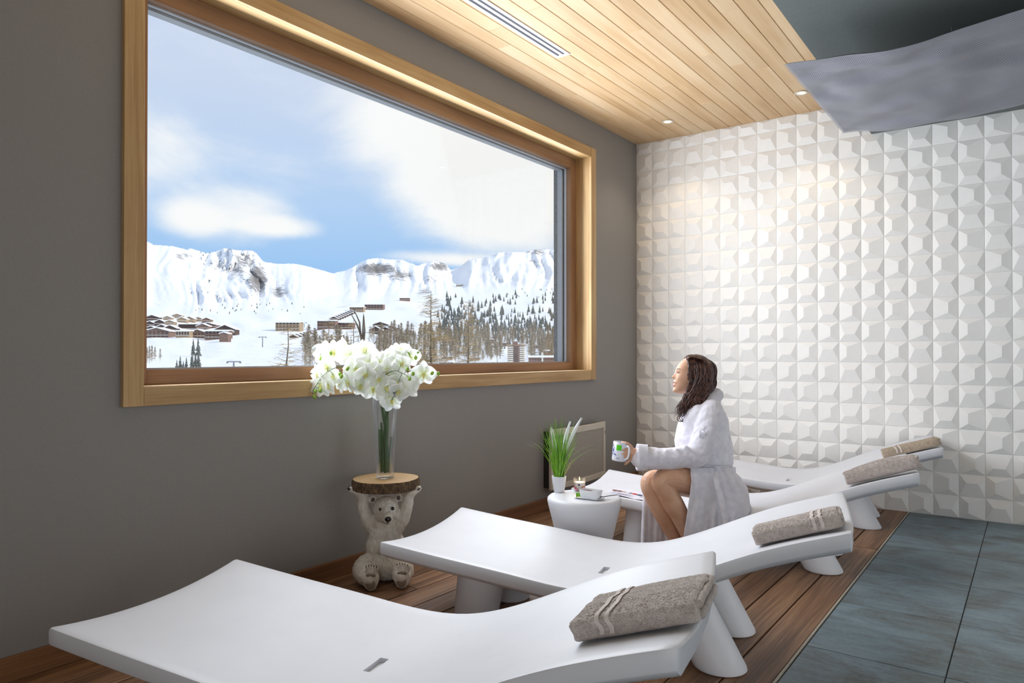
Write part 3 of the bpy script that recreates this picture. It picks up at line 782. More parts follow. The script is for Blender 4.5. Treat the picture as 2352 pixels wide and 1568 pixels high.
def longblock():
    t = t_of(1257, 834); p = at_depth(1257, 834, t * .98); w = 82 * t / FPX; h = 13 * t / FPX
    ro = empty('long_building', tuple(p), face_rot())
    MB().box(-w / 2, w / 2, 0, 14, -8, h).obj('wall', M['tower_r'], ro); MB().box(-w / 2 - .8, w / 2 + .8, -.8, 15, h, h + 1.2).obj('snowy_roof', M['ch_roof'], ro)
    MB().box(-w * .16, -w * .11, -.6, 5, -8, h + 3).obj('stair_tower', M['ch_frame'], ro)
    for k in range(14):
        for z in (.2, .6): MB().box(-w / 2 + w * (k + .25) / 14, -w / 2 + w * (k + .75) / 14, -.15, .1, h * z, h * (z + .2)).obj('window', M['ch_win'], ro)
    tag(ro, 'long low red-brown building right of the tower block', 'building')
longblock()

# ------------------------------------------------------------------ ski-lift pylons
M['steel'] = plain('dull steel', srgb(120, 124, 132), .5)
for (px, py, hp, lab) in ((603, 797, 24, 'ski-lift pylon below the right end of the village'), (537, 847, 18, 'ski-lift pylon low in the view, left of the larch'), (699, 752, 12, 'ski-lift pylon on the far slope above the ochre block')):
    t = t_of(px, py); p = at_depth(px, py, t); h = hp * t / FPX; ro = empty('lift_pylon', tuple(p), face_rot(.5))
    MB().tube([(0, 0, -2), (0, 0, h)], [.55, .35], 8).obj('mast', M['steel'], ro)
    MB().box(-3.4, 3.4, -.3, .3, h - .6, h).obj('crossarm', M['steel'], ro)
    for sx in (-3.2, 3.2): MB().box(sx - .3, sx + .3, -2.2, 2.2, h - 1.1, h - .6).obj('sheave_train', M['steel'], ro)
    tag(ro, lab, 'pylon')

# ------------------------------------------------------------------ trees
M['conifer'] = plain('hazed conifer needles', srgb(110, 112, 107), .9, .1, 1.2, .15)  # greyed and lightened: distance haze is put into the colour
M['larchfar'] = plain('hazed bare larch twigs', srgb(168, 154, 134), .9, .1, 1.5, .15)  # paler than the wood itself, with distance haze mixed in
M['bark'] = plain('larch bark', srgb(112, 98, 84), .9, .1, 3, .15)
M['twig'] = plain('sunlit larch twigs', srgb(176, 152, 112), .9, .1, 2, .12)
def conifer_proto(seed, h=14.0, w=3.0):
    rnd = random.Random(seed); mb = MB(); lay = 7
    for k in range(lay):
        z0 = h * (.08 + .86 * k / lay); z1 = z0 + h * .26; r = w * (1 - k / lay) ** .8 * rnd.uniform(.85, 1.1); n = 9
        ring = [(r * (1 if j % 2 else .62) * rnd.uniform(.85, 1.15) * cos(2 * pi * j / n + k), r * (1 if j % 2 else .62) * rnd.uniform(.85, 1.15) * sin(2 * pi * j / n + k), z0 + rnd.uniform(-.3, .2)) for j in range(n)]
        vs = ring + [(0, 0, min(z1, h)), (0, 0, z0 + .3)]
        mb.add(vs, [(j, (j + 1) % n, n) for j in range(n)] + [((j + 1) % n, j, n + 1) for j in range(n)])
    mb.tube([(0, 0, -2), (0, 0, h * .3)], .25, 5)
    return mb
def larch_far_proto(seed, h=15.0, w=3.4):
    rnd = random.Random(seed); mb = MB(); mb.tube([(0, 0, -2), (0, 0, h)], [.3, .04], 5)
    for k in range(130):
        u = rnd.random() ** .8; z = h * (.12 + .86 * u); l = w * (1 - u * .85) * rnd.uniform(.6, 1.2); a = rnd.random() * 2 * pi
        e = (l * cos(a), l * sin(a), z + l * rnd.uniform(.05, .6))
        mb.tube([(0, 0, z), e], [.13, .06], 3, cap=False)
        for q in range(3):
            t_ = rnd.uniform(.3, 1); o = (e[0] * t_, e[1] * t_, z + (e[2] - z) * t_)
            mb.tube([o, (o[0] + rnd.uniform(-.7, .7), o[1] + rnd.uniform(-.7, .7), o[2] + rnd.uniform(-.5, .6))], [.09, .05], 3, cap=False)
    return mb
con = [conifer_proto(s).obj('conifer', M['conifer']) for s in range(3)]
lar = [larch_far_proto(s).obj('bare_larch', M['larchfar']) for s in range(3)]
used = {}; TREES = []
rt = random.Random(21)
def plant(protos, px, py, hp, label, cat, group, lean=.0, wide=1.0):
    k = rt.randrange(3); o = protos[k]; t = t_of(px, py); p = at_depth(px, py, t)
    base_h = 14.0 if protos is con else 15.0
    s = hp * t / FPX / base_h; u0 = (px - 1176) / FPX * t; rad_ = s * wide * (2.6 if protos is con else 3.6)
    if any((b[0] - u0) ** 2 + (b[1] - t) ** 2 < ((b[2] + rad_) * .80) ** 2 for b in TREES) or any(abs(b[0] - u0) < b[1] / 2 + 2 + rad_ and b[2] - 2 - rad_ < t < b[3] + 2 + rad_ for b in BUILT): return None
    TREES.append((u0, t, rad_))
    c = o if id(o) not in used else share(o); used[id(o)] = 1
    c.location = p; c.scale = (s * wide * rt.uniform(.85, 1.2), s * wide * rt.uniform(.85, 1.2), s); c.rotation_euler = (0, 0, rt.random() * 6.28)
    tag(c, label, cat, group); return c
lab_f = 'dark conifer in the forest on the right-hand hillside'
n = 0; tries = 0
while n < 190:      # the dense belt and its fringe
    px = rt.uniform(1005, 1300); py = rt.uniform(690, 806)
    mid = 748 + (px - 1005) * .07; d = abs(py - mid) / 30
    hole = exp(-(((px - 1225) / 45) ** 2 + ((py - 715) / 16) ** 2))
    if rt.random() < exp(-d * d) * (1 - .8 * hole):
        if plant(con, px, py, rt.uniform(15, 24), lab_f, 'tree', 'conifers on the hillside', wide=1.05): n += 1
        tries += 1
        if tries > 3000: break
for _ in range(60):
    px = rt.uniform(1025, 1300); py = rt.uniform(676, 725)
    plant(con, px, py, rt.uniform(10, 17) * (1 + (py - 676) / 150), lab_f, 'tree', 'conifers on the hillside', wide=1.05)
lab_s = 'tiny conifer scattered on the open snow below the peaks'
for _ in range(48):
    px = rt.choice((rt.uniform(440, 700), rt.uniform(500, 640), rt.uniform(1150, 1295))); py = rt.uniform(697, 722) if px < 800 else rt.uniform(655, 690)
    plant(con, px, py, rt.uniform(3.5, 7), lab_s, 'tree', 'conifers scattered on the snow', wide=1.2)
lab_l = 'bare brown larch in the leafless wood below the conifers'
nl = 0
for _ in range(2500):
    if nl >= 255: break
    px = rt.uniform(868, 1300); py = rt.uniform(772, 832) if px > 1010 else rt.uniform(772, 842)
    if 1150 < px < 1215 and py > 800: continue
    if plant(lar, px, py, rt.uniform(24, 42), lab_l, 'tree', 'leafless larch wood', wide=1.25): nl += 1
for _ in range(26):
    px = rt.uniform(690, 800); py = rt.uniform(800, 846)
    plant(lar, px, py, rt.uniform(30, 60), 'bare brown larch in the thicket behind the orchids', 'tree', 'larches behind the orchids', wide=1.25)
for px, py, hp in ((444, 818, 42), (449, 818, 44), (455, 820, 46), (461, 820, 40), (441, 846, 40), (449, 845, 36), (456, 846, 38), (463, 846, 34), (414, 846, 30), (406, 847, 22), (428, 846, 28), (421, 847, 20)):
    plant(con, px, py, hp, 'grey-green conifer in the clump low in the left of the view', 'tree', 'conifer clump at the left', wide=.85)
for px, py, hp in ((330, 832, 30), (338, 833, 36), (343, 834, 40), (349, 831, 38), (356, 828, 32), (368, 828, 28), (333, 845, 18)):
    plant(lar, px, py, hp, 'bare larch beside the left window frame', 'tree', 'larches by the left frame', wide=.8)

# the trees too small and crowded to be told apart, joined
def larch_light(seed, h=15.0, w=3.4):
    rnd = random.Random(seed); mb = MB(); mb.tube([(0, 0, -2), (0, 0, h)], [.3, .05], 4, cap=False)
    for k in range(34):
        u = rnd.random() ** .8; z = h * (.12 + .86 * u); l = w * (1 - u * .85) * rnd.uniform(.6, 1.2); a = rnd.random() * 2 * pi
        mb.tube([(0, 0, z), (l * cos(a), l * sin(a), z + l * rnd.uniform(.05, .7))], [.16, .06], 3, cap=False)
    return mb
def fill(kinds, name, mat, spots):
    mb = MB()
    for px, py, hp, wd in spots:
        k = rt.choice(kinds); t = t_of(px, py); p = at_depth(px, py, t); s = hp * t / FPX / 14.5; u0 = (px - 1176) / FPX * t
        if any((b[0] - u0) ** 2 + (b[1] - t) ** 2 < ((b[2] + 3.2 * s * wd) * .9) ** 2 for b in TREES) or any(abs(b[0] - u0) < b[1] / 2 + 5 and b[2] - 5 < t < b[3] + 5 for b in BUILT): continue
        a = rt.random() * 6.28; ca, sa = cos(a), sin(a)
        mb.add([(p.x + (x * ca - y * sa) * s * wd, p.y + (x * sa + y * ca) * s * wd, p.z + z * s) for x, y, z in k.v], k.f)
    o = mb.obj(name, mat); return o
sp = []
while len(sp) < 420:
    px = rt.uniform(1005, 1300); py = rt.uniform(690, 812); mid = 738 + (px - 1005) * .12; hole = exp(-(((px - 1225) / 45) ** 2 + ((py - 712) / 16) ** 2))
    if rt.random() < exp(-((py - mid) / 26) ** 2) * (1 - .9 * hole): sp.append((px, py, rt.uniform(8, 17), rt.uniform(.8, 1.15)))
tag(fill([conifer_proto(s) for s in (11, 12, 13)], 'conifer_forest', M['conifer'], sp), 'dense dark conifer forest covering the right-hand hillside', 'forest', kind='stuff')
sp = []
while len(sp) < 520:
    px = rt.uniform(845, 1302); py = rt.uniform(770, 842)
    if 1155 < px < 1212 and py > 796: continue
    if py > 826 and px > 1205: continue
    if rt.random() < .35 + .65 * exp(-((py - 795) / 24) ** 2): sp.append((px, py, rt.uniform(14, 30), rt.uniform(.9, 1.4)))
for _ in range(90): sp.append((rt.uniform(690, 830), rt.uniform(795, 848), rt.uniform(20, 40), rt.uniform(1, 1.5)))
tag(fill([larch_light(s) for s in (21, 22, 23, 24)], 'larch_thicket', M['larchfar'], sp), 'leafless brown larch thicket filling the lower right of the view', 'forest', kind='stuff')

def near_larch(px, base_t, py_top, label, seed, wr=1.0, dens=1.0, top_cut=0.0, dark=False):
    """a leafless larch close to the building; only its upper part rises over the sill"""
    rnd = random.Random(seed); t = base_t; top = at_depth(px, py_top, t); zb = -9.5
    ro = empty('larch_tree', (top.x, top.y, zb)); h = top.z - zb
    bend = [(.12 * nz(k * .7, seed) * (k / 8), .12 * nz(k * .7, seed + 4) * (k / 8), h * k / 10) for k in range(11)]
    MB().tube(bend, [.17 * (1 - .93 * k / 10) for k in range(11)], 7).obj('trunk', M['bark'], ro, smooth=180)
    mb = MB()
    for k in range(int(300 * dens)):
        u = rnd.uniform(.30, .985); z = h * u; rel = (1 - u) / .7
        l = (.25 + 3.3 * rel) * rnd.uniform(.55, 1.1) * wr; a = rnd.random() * 2 * pi
        pts = []; dz = rnd.uniform(-.05, .25)
        for q in range(6):
            f = q / 5; pts.append((l * f * cos(a + .18 * nz(k, f * 2)), l * f * sin(a + .18 * nz(k, f * 2)), z + l * (dz * f - .22 * f * (1 - f) + .12 * f * f)))
        mb.tube(pts, [.024 * (1 - .8 * q / 5) * (.6 + rel) for q in range(6)], 3, cap=False)
        for q in range(int(3 + l * 4)):
            f = rnd.uniform(.2, 1); i = min(4, int(f * 5)); p0 = Vector(pts[i]).lerp(Vector(pts[i + 1]), f * 5 - i); tl = rnd.uniform(.15, .55)
            aa = a + rnd.choice((-1, 1)) * rnd.uniform(.5, 1.2)
            p1 = p0 + Vector((cos(aa) * tl, sin(aa) * tl, rnd.uniform(-.35, .2) * tl))
            mb.tube([p0, p1], [.010, .006], 3, cap=False)
    tag(mb.obj('branches', M['twig'] if not dark else M['bark'], ro), kind='stuff')
    tag(ro, label, 'tree')
near_larch(990, 43, 668, 'tall leafless larch right of the orchids, its tip against the snow', 1, 1.0, 1.0)
near_larch(1076, 60, 688, 'leafless larch nearest the tower block', 2, .95, .9)
near_larch(661, 40, 742, 'leafless larch standing left of the orchids', 3, .8, .6)
near_larch(756, 70, 728, 'slim leafless larch above the left of the orchids', 5, .8, .7)
near_larch(812, 56, 735, 'leafless larch just above the orchids', 9, .8, .6)
def forked_tree():
    t = 44; ro = empty('forked_tree', tuple(at_depth(836, 1140, t)))
    b0 = ro.location.copy(); mb = MB()
    def q(px, py): return at_depth(px, py, t) - b0
    mb.tube([q(836, 1140), q(836, 840), q(834, 800), q(828, 765)], [.16, .12, .09, .07], 7)
    for a in (((828, 765), (820, 745), (806, 720)), ((828, 768), (826, 740), (812, 708)), ((833, 790), (834, 750), (835, 720)), ((834, 800), (838, 760), (836, 725)), ((836, 830), (850, 800), (866, 782)), ((836, 826), (815, 800), (800, 792))):
        mb.tube([q(*p) for p in a], [.07, .05, .02], 5)
    mb.obj('trunk', M['bark'], ro, smooth=180); tag(ro, 'dark forked leafless tree rising behind the orchids', 'tree')
forked_tree()
near_larch(1318, 30, 700, 'leafless branches poking in from the right window edge', 12, .5, .35)
# ------------------------------------------------------------------ ceiling fittings
def downlight(x, y, label):
    ro = empty('downlight', (x, y, ZC))
    MB().lathe([(.030, -.001), (.044, -.001), (.046, -.004), (.042, -.007), (.031, -.006), (.030, -.001)], 28).obj('trim_ring', plain('brushed trim ring', srgb(214, 204, 188), .35), ro, smooth=40)
    m, nt, b, _ = newmat('lit lamp lens'); b.inputs['Emission Color'].default_value = (1, .78, .45, 1); b.inputs['Emission Strength'].default_value = 1.9
    b.inputs['Base Color'].default_value = (1, .9, .7, 1)
    MB().lathe([(0, -.0035), (.018, -.004), (.030, -.003)], 24).obj('lens', m, ro, smooth=180)
    d = bpy.data.lights.new('downlight_bulb', 'SPOT'); d.energy = 9; d.spot_size = radians(110); d.spot_blend = .6; d.color = (1, .80, .55); d.shadow_soft_size = .03
    l = bpy.data.objects.new('downlight_bulb', d); COL.objects.link(l); l.location = (x, y, ZC - .02)
    return tag(ro, label, 'ceiling light', 'recessed downlights')
downlight(-2.343, 5.285, 'lit recessed downlight in the wooden ceiling, nearer the window')
downlight(-1.32, 5.262, 'lit recessed downlight at the edge of the metal mesh panel')

vent = empty('ceiling_vent', (-2.345, 2.95, ZC)); M['slot'] = plain('dark slot', srgb(58, 58, 72), .6)
vl = 1.57
MB().box(-.040, .040, -vl / 2 + .02, vl / 2 - .02, -.002, .006).obj('slot_back', M['slot'], vent)
for x0, x1 in ((-.050, -.027), (.027, .050)): bev(MB().box(x0, x1, -vl / 2, vl / 2, -.006, 0).obj('frame_bar', M['white'], vent), .0015, 1)
for y0, y1 in ((-vl / 2, -vl / 2 + .025), (vl / 2 - .025, vl / 2)): bev(MB().box(-.027, .027, y0, y1, -.006, 0).obj('frame_end', M['white'], vent), .0015, 1)
for x in (0.0,): bev(MB().box(x - .010, x + .010, -vl / 2 + .025, vl / 2 - .025, -.005, 0).obj('blade', M['white'], vent), .001, 1)
tag(vent, 'long white linear slot vent in the wooden ceiling', 'air vent')

# ------------------------------------------------------------------ wavy expanded-metal panel hung under the soffit
M['mesh_metal'] = plain('pale expanded metal', srgb(158, 160, 170), .45, .5, 3, .03)
px0, px1, py0, py1, pz = -.985, 1.15, 3.60, 4.955, 2.523
pan = empty('mesh_panel', ((px0 + px1) / 2, (py0 + py1) / 2, pz))
def pwave(x, y):
    e = min(1, (x - px0) / .10) * min(1, (y - py0) / .05 + .25) * min(1, (py1 - y) / .05 + .25)
    return .022 * sin(x * 5.2 + 1.0) + (.026 * nz(x * 3.2, y * 5.0, 3.0) + .011 * nz(x * 6.0 + 5, y * 9, 1.0)) * (.4 + .6 * e)
mb = MB(); cwid = .0100; chei = .0100; vs = []; fs = []
ni = int((px1 - px0) / cwid); nj = int((py1 - py0) / chei)
for j in range(nj):
    off = .5 * (j % 2)
    for i in range(ni):
        x = px0 + (i + off) * cwid; y = py0 + j * chei; o = len(vs)
        for (a, c) in ((0, 0), (1, 0), (1, 1), (0, 1), (.29, .30), (.71, .30), (.71, .70), (.29, .70)):
            xx = min(x + a * cwid, px1); yy = y + c * chei
            vs.append((xx - (px0 + px1) / 2, yy - (py0 + py1) / 2, pwave(xx, yy)))
        fs += [(o, o + 1, o + 5, o + 4), (o + 1, o + 2, o + 6, o + 5), (o + 2, o + 3, o + 7, o + 6), (o + 3, o, o + 4, o + 7)]
tag(mb.add(vs, fs).obj('mesh_sheet', M['mesh_metal'], pan), kind='stuff')
def back(u, w):
    x = px0 + .012 + (px1 - px0 - .024) * u; y = py0 + .012 + (py1 - py0 - .024) * w
    return (x - (px0 + px1) / 2, y - (py0 + py1) / 2, pwave(x, y) + .007)
MB().grid(back, 90, 60).obj('felt_backing', plain('dark grey felt', srgb(92, 94, 100), .95, .1), pan, smooth=180)
M['rod'] = plain('hanger steel', srgb(90, 90, 94), .4)
for x in (-.3, .95):
    for y in (-.2, .3):
        zz = pwave(x + (px0 + px1) / 2 * 0 + 0, y + (py0 + py1) / 2)
        lx = x - .1
        MB().tube([(lx, y, .052), (lx, y, ZS - pz)], .004, 8).obj('hanger_rod', M['rod'], pan)
for y in (-.2, .3): MB().box(px0 - (px0 + px1) / 2 + .5, px1 - (px0 + px1) / 2 - .1, y - .012, y + .012, .045, .07).obj('carrier_bar', M['rod'], pan)
tag(pan, 'wavy grey metal mesh panel hung below the grey soffit', 'ceiling panel')

# ------------------------------------------------------------------ radiator under the window
M['rad_frame'] = plain('cream radiator enamel', srgb(206, 198, 184), .45, .4, 10, .02)
m, nt, b, _ = newmat('radiator grille'); v = mapping(nt)
w1 = nt.nodes.new('ShaderNodeTexVoronoi'); w1.inputs['Scale'].default_value = 260; L(nt, v, w1.inputs['Vector'])
r = ramp(nt, w1.outputs['Distance'], [(.2, srgb(120, 114, 106)), (.5, srgb(168, 162, 152))]); L(nt, r.outputs[0], b.inputs['Base Color']); b.inputs['Roughness'].default_value = .6
bump(nt, b, w1.outputs['Distance'], .5, .002); M['rad_grille'] = m
rad = empty('radiator', (XW, 4.63, .15)); RX = .105; ry0, ry1, rh = -.40, .385, .43
def curve_x(y): return RX - .03 * ((y / .39) ** 2)
def rad_shell(z0, z1, y0, y1, push=0.0, th=.022, n=24):
    mb = MB(); vs = []
    for i in range(n + 1):
        y = y0 + (y1 - y0) * i / n
        for x, z in ((curve_x(y) + push, z0), (curve_x(y) + push, z1), (curve_x(y) + push - th, z1), (curve_x(y) + push - th, z0)): vs.append((x, y, z))
    fs = [(i * 4 + k, (i + 1) * 4 + k, (i + 1) * 4 + (k + 1) % 4, i * 4 + (k + 1) % 4) for i in range(n) for k in range(4)] + [(0, 1, 2, 3), (n * 4 + 3, n * 4 + 2, n * 4 + 1, n * 4)]
    return mb.add(vs, fs)
for nm, a in (('top_rail', (rh - .045, rh, ry0, ry1)), ('bottom_rail', (0, .04, ry0, ry1)), ('side_rail', (.04, rh - .045, ry0, ry0 + .035)), ('side_rail', (.04, rh - .045, ry1 - .04, ry1))):
    bev(rad_shell(*a).obj(nm, M['rad_frame'], rad, smooth=40), .002, 2)
rad_shell(.04, rh - .045, ry0 + .035, ry1 - .04, -.005, .008).obj('grille', M['rad_grille'], rad, smooth=40)
MB().box(0, .07, ry0 + .01, ry1 - .01, .01, rh - .02).obj('back_casing', plain('black casing', srgb(38, 36, 36), .6), rad)
MB().box(curve_x(ry1 - .012) - .002, curve_x(ry1 - .012) + .0015, ry1 - .018, ry1 - .012, rh - .10, rh - .07).obj('indicator', M['slot'], rad)
tag(rad, 'cream panel radiator with grey grille on the wall under the window', 'radiator')

# ------------------------------------------------------------------ round side table and what stands on it
TZ = .41; TC = at_z(1342, 1138, TZ)
tb = tag(MB().lathe([(0, 0), (.104, 0), (.110, .006), (.119, .08), (.136, .18), (.161, .29), (.179, .36), (.185, .388), (.183, .400), (.176, .407), (.165, .409), (0, TZ)], 56, TC.x, TC.y).obj('side_table', M['plastic'], smooth=50),
         'white round tapered side table beside the woman\'s lounger', 'table')

M['pot'] = plain('white ceramic pot', srgb(226, 226, 232), .35, .5, 20, .01)
def blade_mat(name, a, b_):
    m, nt, b, _ = newmat(name); oi = noise_(nt, mapping(nt, (9, 9, 2)), 6, 2)
    r = ramp(nt, oi, [(.3, a), (.7, b_)]); L(nt, r.outputs[0], b.inputs['Base Color']); b.inputs['Roughness'].default_value = .45
    b.inputs['Subsurface Weight'].default_value = .1; b.inputs['Subsurface Radius'].default_value = (.01, .02, .004); return m
M['grass'] = blade_mat('artificial grass', srgb(70, 128, 20), srgb(140, 196, 48)); M['plume'] = plain('white feathery plume', srgb(238, 240, 242), .9, .1, 200, .05)
pp = at_z(1284, 1129, TZ); plant_ = empty('potted_grass', tuple(pp))
MB().lathe([(0, .0005), (.024, .0005), (.027, .004), (.034, .05), (.037, .078), (.0365, .081), (.034, .081), (.031, .07), (0, .068)], 36).obj('pot', M['pot'], plant_, smooth=45)
MB().lathe([(0, .0695), (.030, .069)], 20).obj('soil', M['dark'], plant_)
rg = random.Random(5); R3 = Matrix.Rotation(face_rot(), 3, 'Z')
def blade(base, dirn, ln, bend, w0, droop):
    mb = MB(); n = 9; vs = []
    d = Vector(dirn).normalized(); side = Vector((-d.y, d.x, 0)); p = Vector(base); ang = bend[0]
    for i in range(n + 1):
        f = i / n; w = w0 * (1 - f) ** .6 * (.7 + .3 * sin(pi * min(1, f * 2))) + .0002
        up = Vector((0, 0, 1)); q = (d * sin(ang) + up * cos(ang))
        vs += [p - side * w, p + (d * cos(ang) - up * sin(ang)) * w * .5, p + side * w]
        p = p + q * (ln / n); ang += bend[1] * (1 + droop * f * f * 4) / n
    fs = []
    for i in range(n):
        for k in range(2): fs.append((i * 3 + k, (i + 1) * 3 + k, (i + 1) * 3 + k + 1, i * 3 + k + 1))
    return mb.add(vs, fs)
for k in range(190):
    a = rg.random() * 2 * pi; r = .022 * sqrt(rg.random()); long_ = rg.random()
    b0 = rg.uniform(0, .30); bd = rg.uniform(0, .4); ln = rg.uniform(.15, .33); dr = 0
    if k % 9 == 0: b0, bd, ln, dr = rg.uniform(.25, .5), rg.uniform(.5, .8), rg.uniform(.24, .32), 1.2
    blade((r * cos(a), r * sin(a), .066), (cos(a), sin(a), 0), ln, (b0, bd), rg.uniform(.0018, .0034), dr).obj('grass_blade', M['grass'], plant_, smooth=180)
for (ax, b0, ln, ds) in ((-12, .36, .335, .62), (-20, .20, .30, .58), (190, .16, .265, .55)):
    d = R3 @ Vector((cos(radians(ax)), sin(radians(ax)), 0)); pts = []; p = Vector((0, 0, .066)); a = b0 * .5
    for i in range(21): pts.append(p.copy()); p = p + (d * sin(a) + Vector((0, 0, cos(a)))) * ln / 20; a += b0 / 20
    MB().tube(pts, .0009, 5).obj('plume_stalk', M['grass'], plant_)
    mb = MB(); tip = pts[-12:]
    rad_ = [.001 + .0080 * sin(pi * min(1, (i + .5) / 11.5)) ** .7 for i in range(12)]; mb.tube(tip, rad_, 9)
    for q in range(800):
        f = rg.random() * 10.9; i = int(f); c = tip[i].lerp(tip[i + 1], f - i); t_ = (tip[i + 1] - tip[i]).normalized(); u = t_.orthogonal().normalized(); u.rotate(Matrix.Rotation(rg.random() * 6.28, 3, t_))
        e = c + (u * .75 + t_ * .65) * (rad_[i] + .008); s_ = u.cross(t_) * .0007
        mb.add([c - s_, c + s_, e], [(0, 1, 2)])
    mb.obj('plume', M['plume'], plant_, smooth=180)
tag(plant_, 'potted artificial grass with white plumes on the round table', 'plant')

# candle in a printed glass
def thin_glass(name, ior=1.45, edge_sheen=.12):
    """clear glass walls: see-through, more reflective towards the edges, with a pale bright rim painted in"""
    m, nt, b, out = newmat(name); nt.nodes.remove(b)
    tr = nt.nodes.new('ShaderNodeBsdfTransparent'); tr.inputs[0].default_value = (.97, .98, .98, 1); gl = nt.nodes.new('ShaderNodeBsdfGlossy'); gl.inputs['Roughness'].default_value = .02
    df = nt.nodes.new('ShaderNodeBsdfDiffuse'); df.inputs[0].default_value = (.85, .87, .92, 1)  # pale diffuse, painted in towards the edges as bright reflections
    fr = nt.nodes.new('ShaderNodeFresnel'); fr.inputs['IOR'].default_value = ior; lw = nt.nodes.new('ShaderNodeLayerWeight'); lw.inputs['Blend'].default_value = .3
    m1 = nt.nodes.new('ShaderNodeMixShader'); m2 = nt.nodes.new('ShaderNodeMixShader')
    L(nt, math_(nt, 'MULTIPLY', fr.outputs[0], .45), m1.inputs[0]); L(nt, tr.outputs[0], m1.inputs[1]); L(nt, gl.outputs[0], m1.inputs[2])
    L(nt, math_(nt, 'MULTIPLY', lw.outputs['Facing'], edge_sheen), m2.inputs[0]); L(nt, m1.outputs[0], m2.inputs[1]); L(nt, df.outputs[0], m2.inputs[2]); L(nt, m2.outputs[0], out.inputs[0]); return m
M['cup_glass'] = thin_glass('clear drinking glass')
cp = at_z(1331, 1126, TZ); can = empty('candle', tuple(cp))
MB().lathe([(0, .0005), (.027, .0005), (.0295, .003), (.0315, .062), (.0312, .063), (.0303, .062), (.0284, .006), (0, .005)], 36).obj('glass_cup', M['cup_glass'], can, smooth=50)
MB().lathe([(0, .006), (.0278, .006), (.0292, .044), (.024, .0455), (0, .045)], 32).obj('wax', plain('cream wax', srgb(244, 236, 220), .5, .4, 30, .02, sss=.2), can, smooth=50)
MB().tube([(0, 0, .044), (.0006, 0, .053)], .0008, 6).obj('wick', M['dark'], can)
m, nt, b, _ = newmat('candle flame'); b.inputs['Emission Color'].default_value = (1, .62, .18, 1); b.inputs['Emission Strength'].default_value = 9; b.inputs['Base Color'].default_value = (1, .7, .3, 1)
MB().lathe([(0, .052), (.0022, .055), (.003, .058), (.002, .064), (0, .071)], 12).obj('flame', m, can, smooth=180)
for k, (a, z, r, c) in enumerate(((-100, .034, .005, srgb(70, 48, 150)), (-55, .022, .006, srgb(214, 150, 120)), (-68, .018, .004, srgb(200, 40, 60)), (-140, .016, .006, srgb(226, 70, 110)), (-120, .010, .0065, srgb(236, 140, 170)), (-35, .020, .006, srgb(222, 80, 90)), (-85, .008, .006, srgb(240, 170, 190)), (-20, .012, .005, srgb(210, 60, 110)), (-160, .026, .005, srgb(220, 60, 70)), (-50, .009, .006, srgb(238, 160, 180)))):
    aa = radians(a) + face_rot(); rr = .0295 + (z / .06) * .002; n_ = Vector((cos(aa), sin(aa), 0)); u = Vector((-n_.y, n_.x, 0))
    vs = [n_ * (rr + .0006)] + [n_ * (rr + .0004) + u * r * cos(t) + Vector((0, 0, r * sin(t))) for t in [2 * pi * i / 14 for i in range(14)]]
    vs = [v_ + Vector((0, 0, z)) for v_ in vs]
    MB().add(vs, [(0, 1 + i, 1 + (i + 1) % 14) for i in range(14)]).obj('printed_dot', plain('printed dot', c, .4), can)
tag(can, 'lit candle in a glass with red and pink dots', 'candle')
lc = bpy.data.lights.new('candle_flame_light', 'POINT'); lc.energy = .12; lc.color = (1, .6, .25); lc.shadow_soft_size = .004
lo = bpy.data.objects.new('candle_flame_light', lc); COL.objects.link(lo); lo.location = cp + Vector((0, 0, .075))

# boat-shaped tray with a rectangular dish
def rrect(l, w, r, n=6):
    out = []
    for cx, cy, a0 in ((l / 2 - r, w / 2 - r, 0), (-l / 2 + r, w / 2 - r, 90), (-l / 2 + r, -w / 2 + r, 180), (l / 2 - r, -w / 2 + r, 270)):
        for k in range(n + 1): out.append((cx + r * cos(radians(a0 + 90 * k / n)), cy + r * sin(radians(a0 + 90 * k / n))))
    return out
def loft(levels, name, mat, parent, smooth=40):
    n = len(levels[0]); vs = [p for l in levels for p in l]
    fs = [(i * n + j, i * n + (j + 1) % n, (i + 1) * n + (j + 1) % n, (i + 1) * n + j) for i in range(len(levels) - 1) for j in range(n)]
    fs += [tuple(reversed(range(n))), tuple((len(levels) - 1) * n + j for j in range(n))]
    return MB().add(vs, fs).obj(name, mat, parent, smooth=smooth)
M['porcelain'] = plain('white porcelain', srgb(232, 234, 238), .25, .5, 20, .01)
tp = at_z(1353, 1145, TZ); tray = empty('tray', tuple(tp), face_rot() - .55)
lv = lambda l, w, r, z: [(x, y, z) for x, y in rrect(l, w, r)]
loft([lv(.115, .05, .02, .0005), lv(.15, .075, .03, .007), lv(.152, .077, .03, .0085), lv(.145, .070, .028, .008), lv(.11, .047, .02, .0035)], 'tray_body', M['porcelain'], tray)
tag(tray, 'shallow white porcelain tray under the sugar dish', 'tray')
dish = empty('dish', tuple(tp + Vector((0, 0, .0045))), face_rot() - .55)
dish.location = tp + (Matrix.Rotation(face_rot() - .55, 3, 'Z') @ Vector((.010, 0, .0042)))
loft([lv(.085, .050, .007, 0), lv(.090, .056, .009, .003), lv(.102, .066, .009, .040), lv(.1015, .0655, .009, .0415), lv(.097, .061, .008, .040), lv(.086, .051, .007, .012)], 'dish_body', M['porcelain'], dish)
tag(dish, 'white rectangular porcelain dish on the tray', 'dish')
rg = random.Random(4)
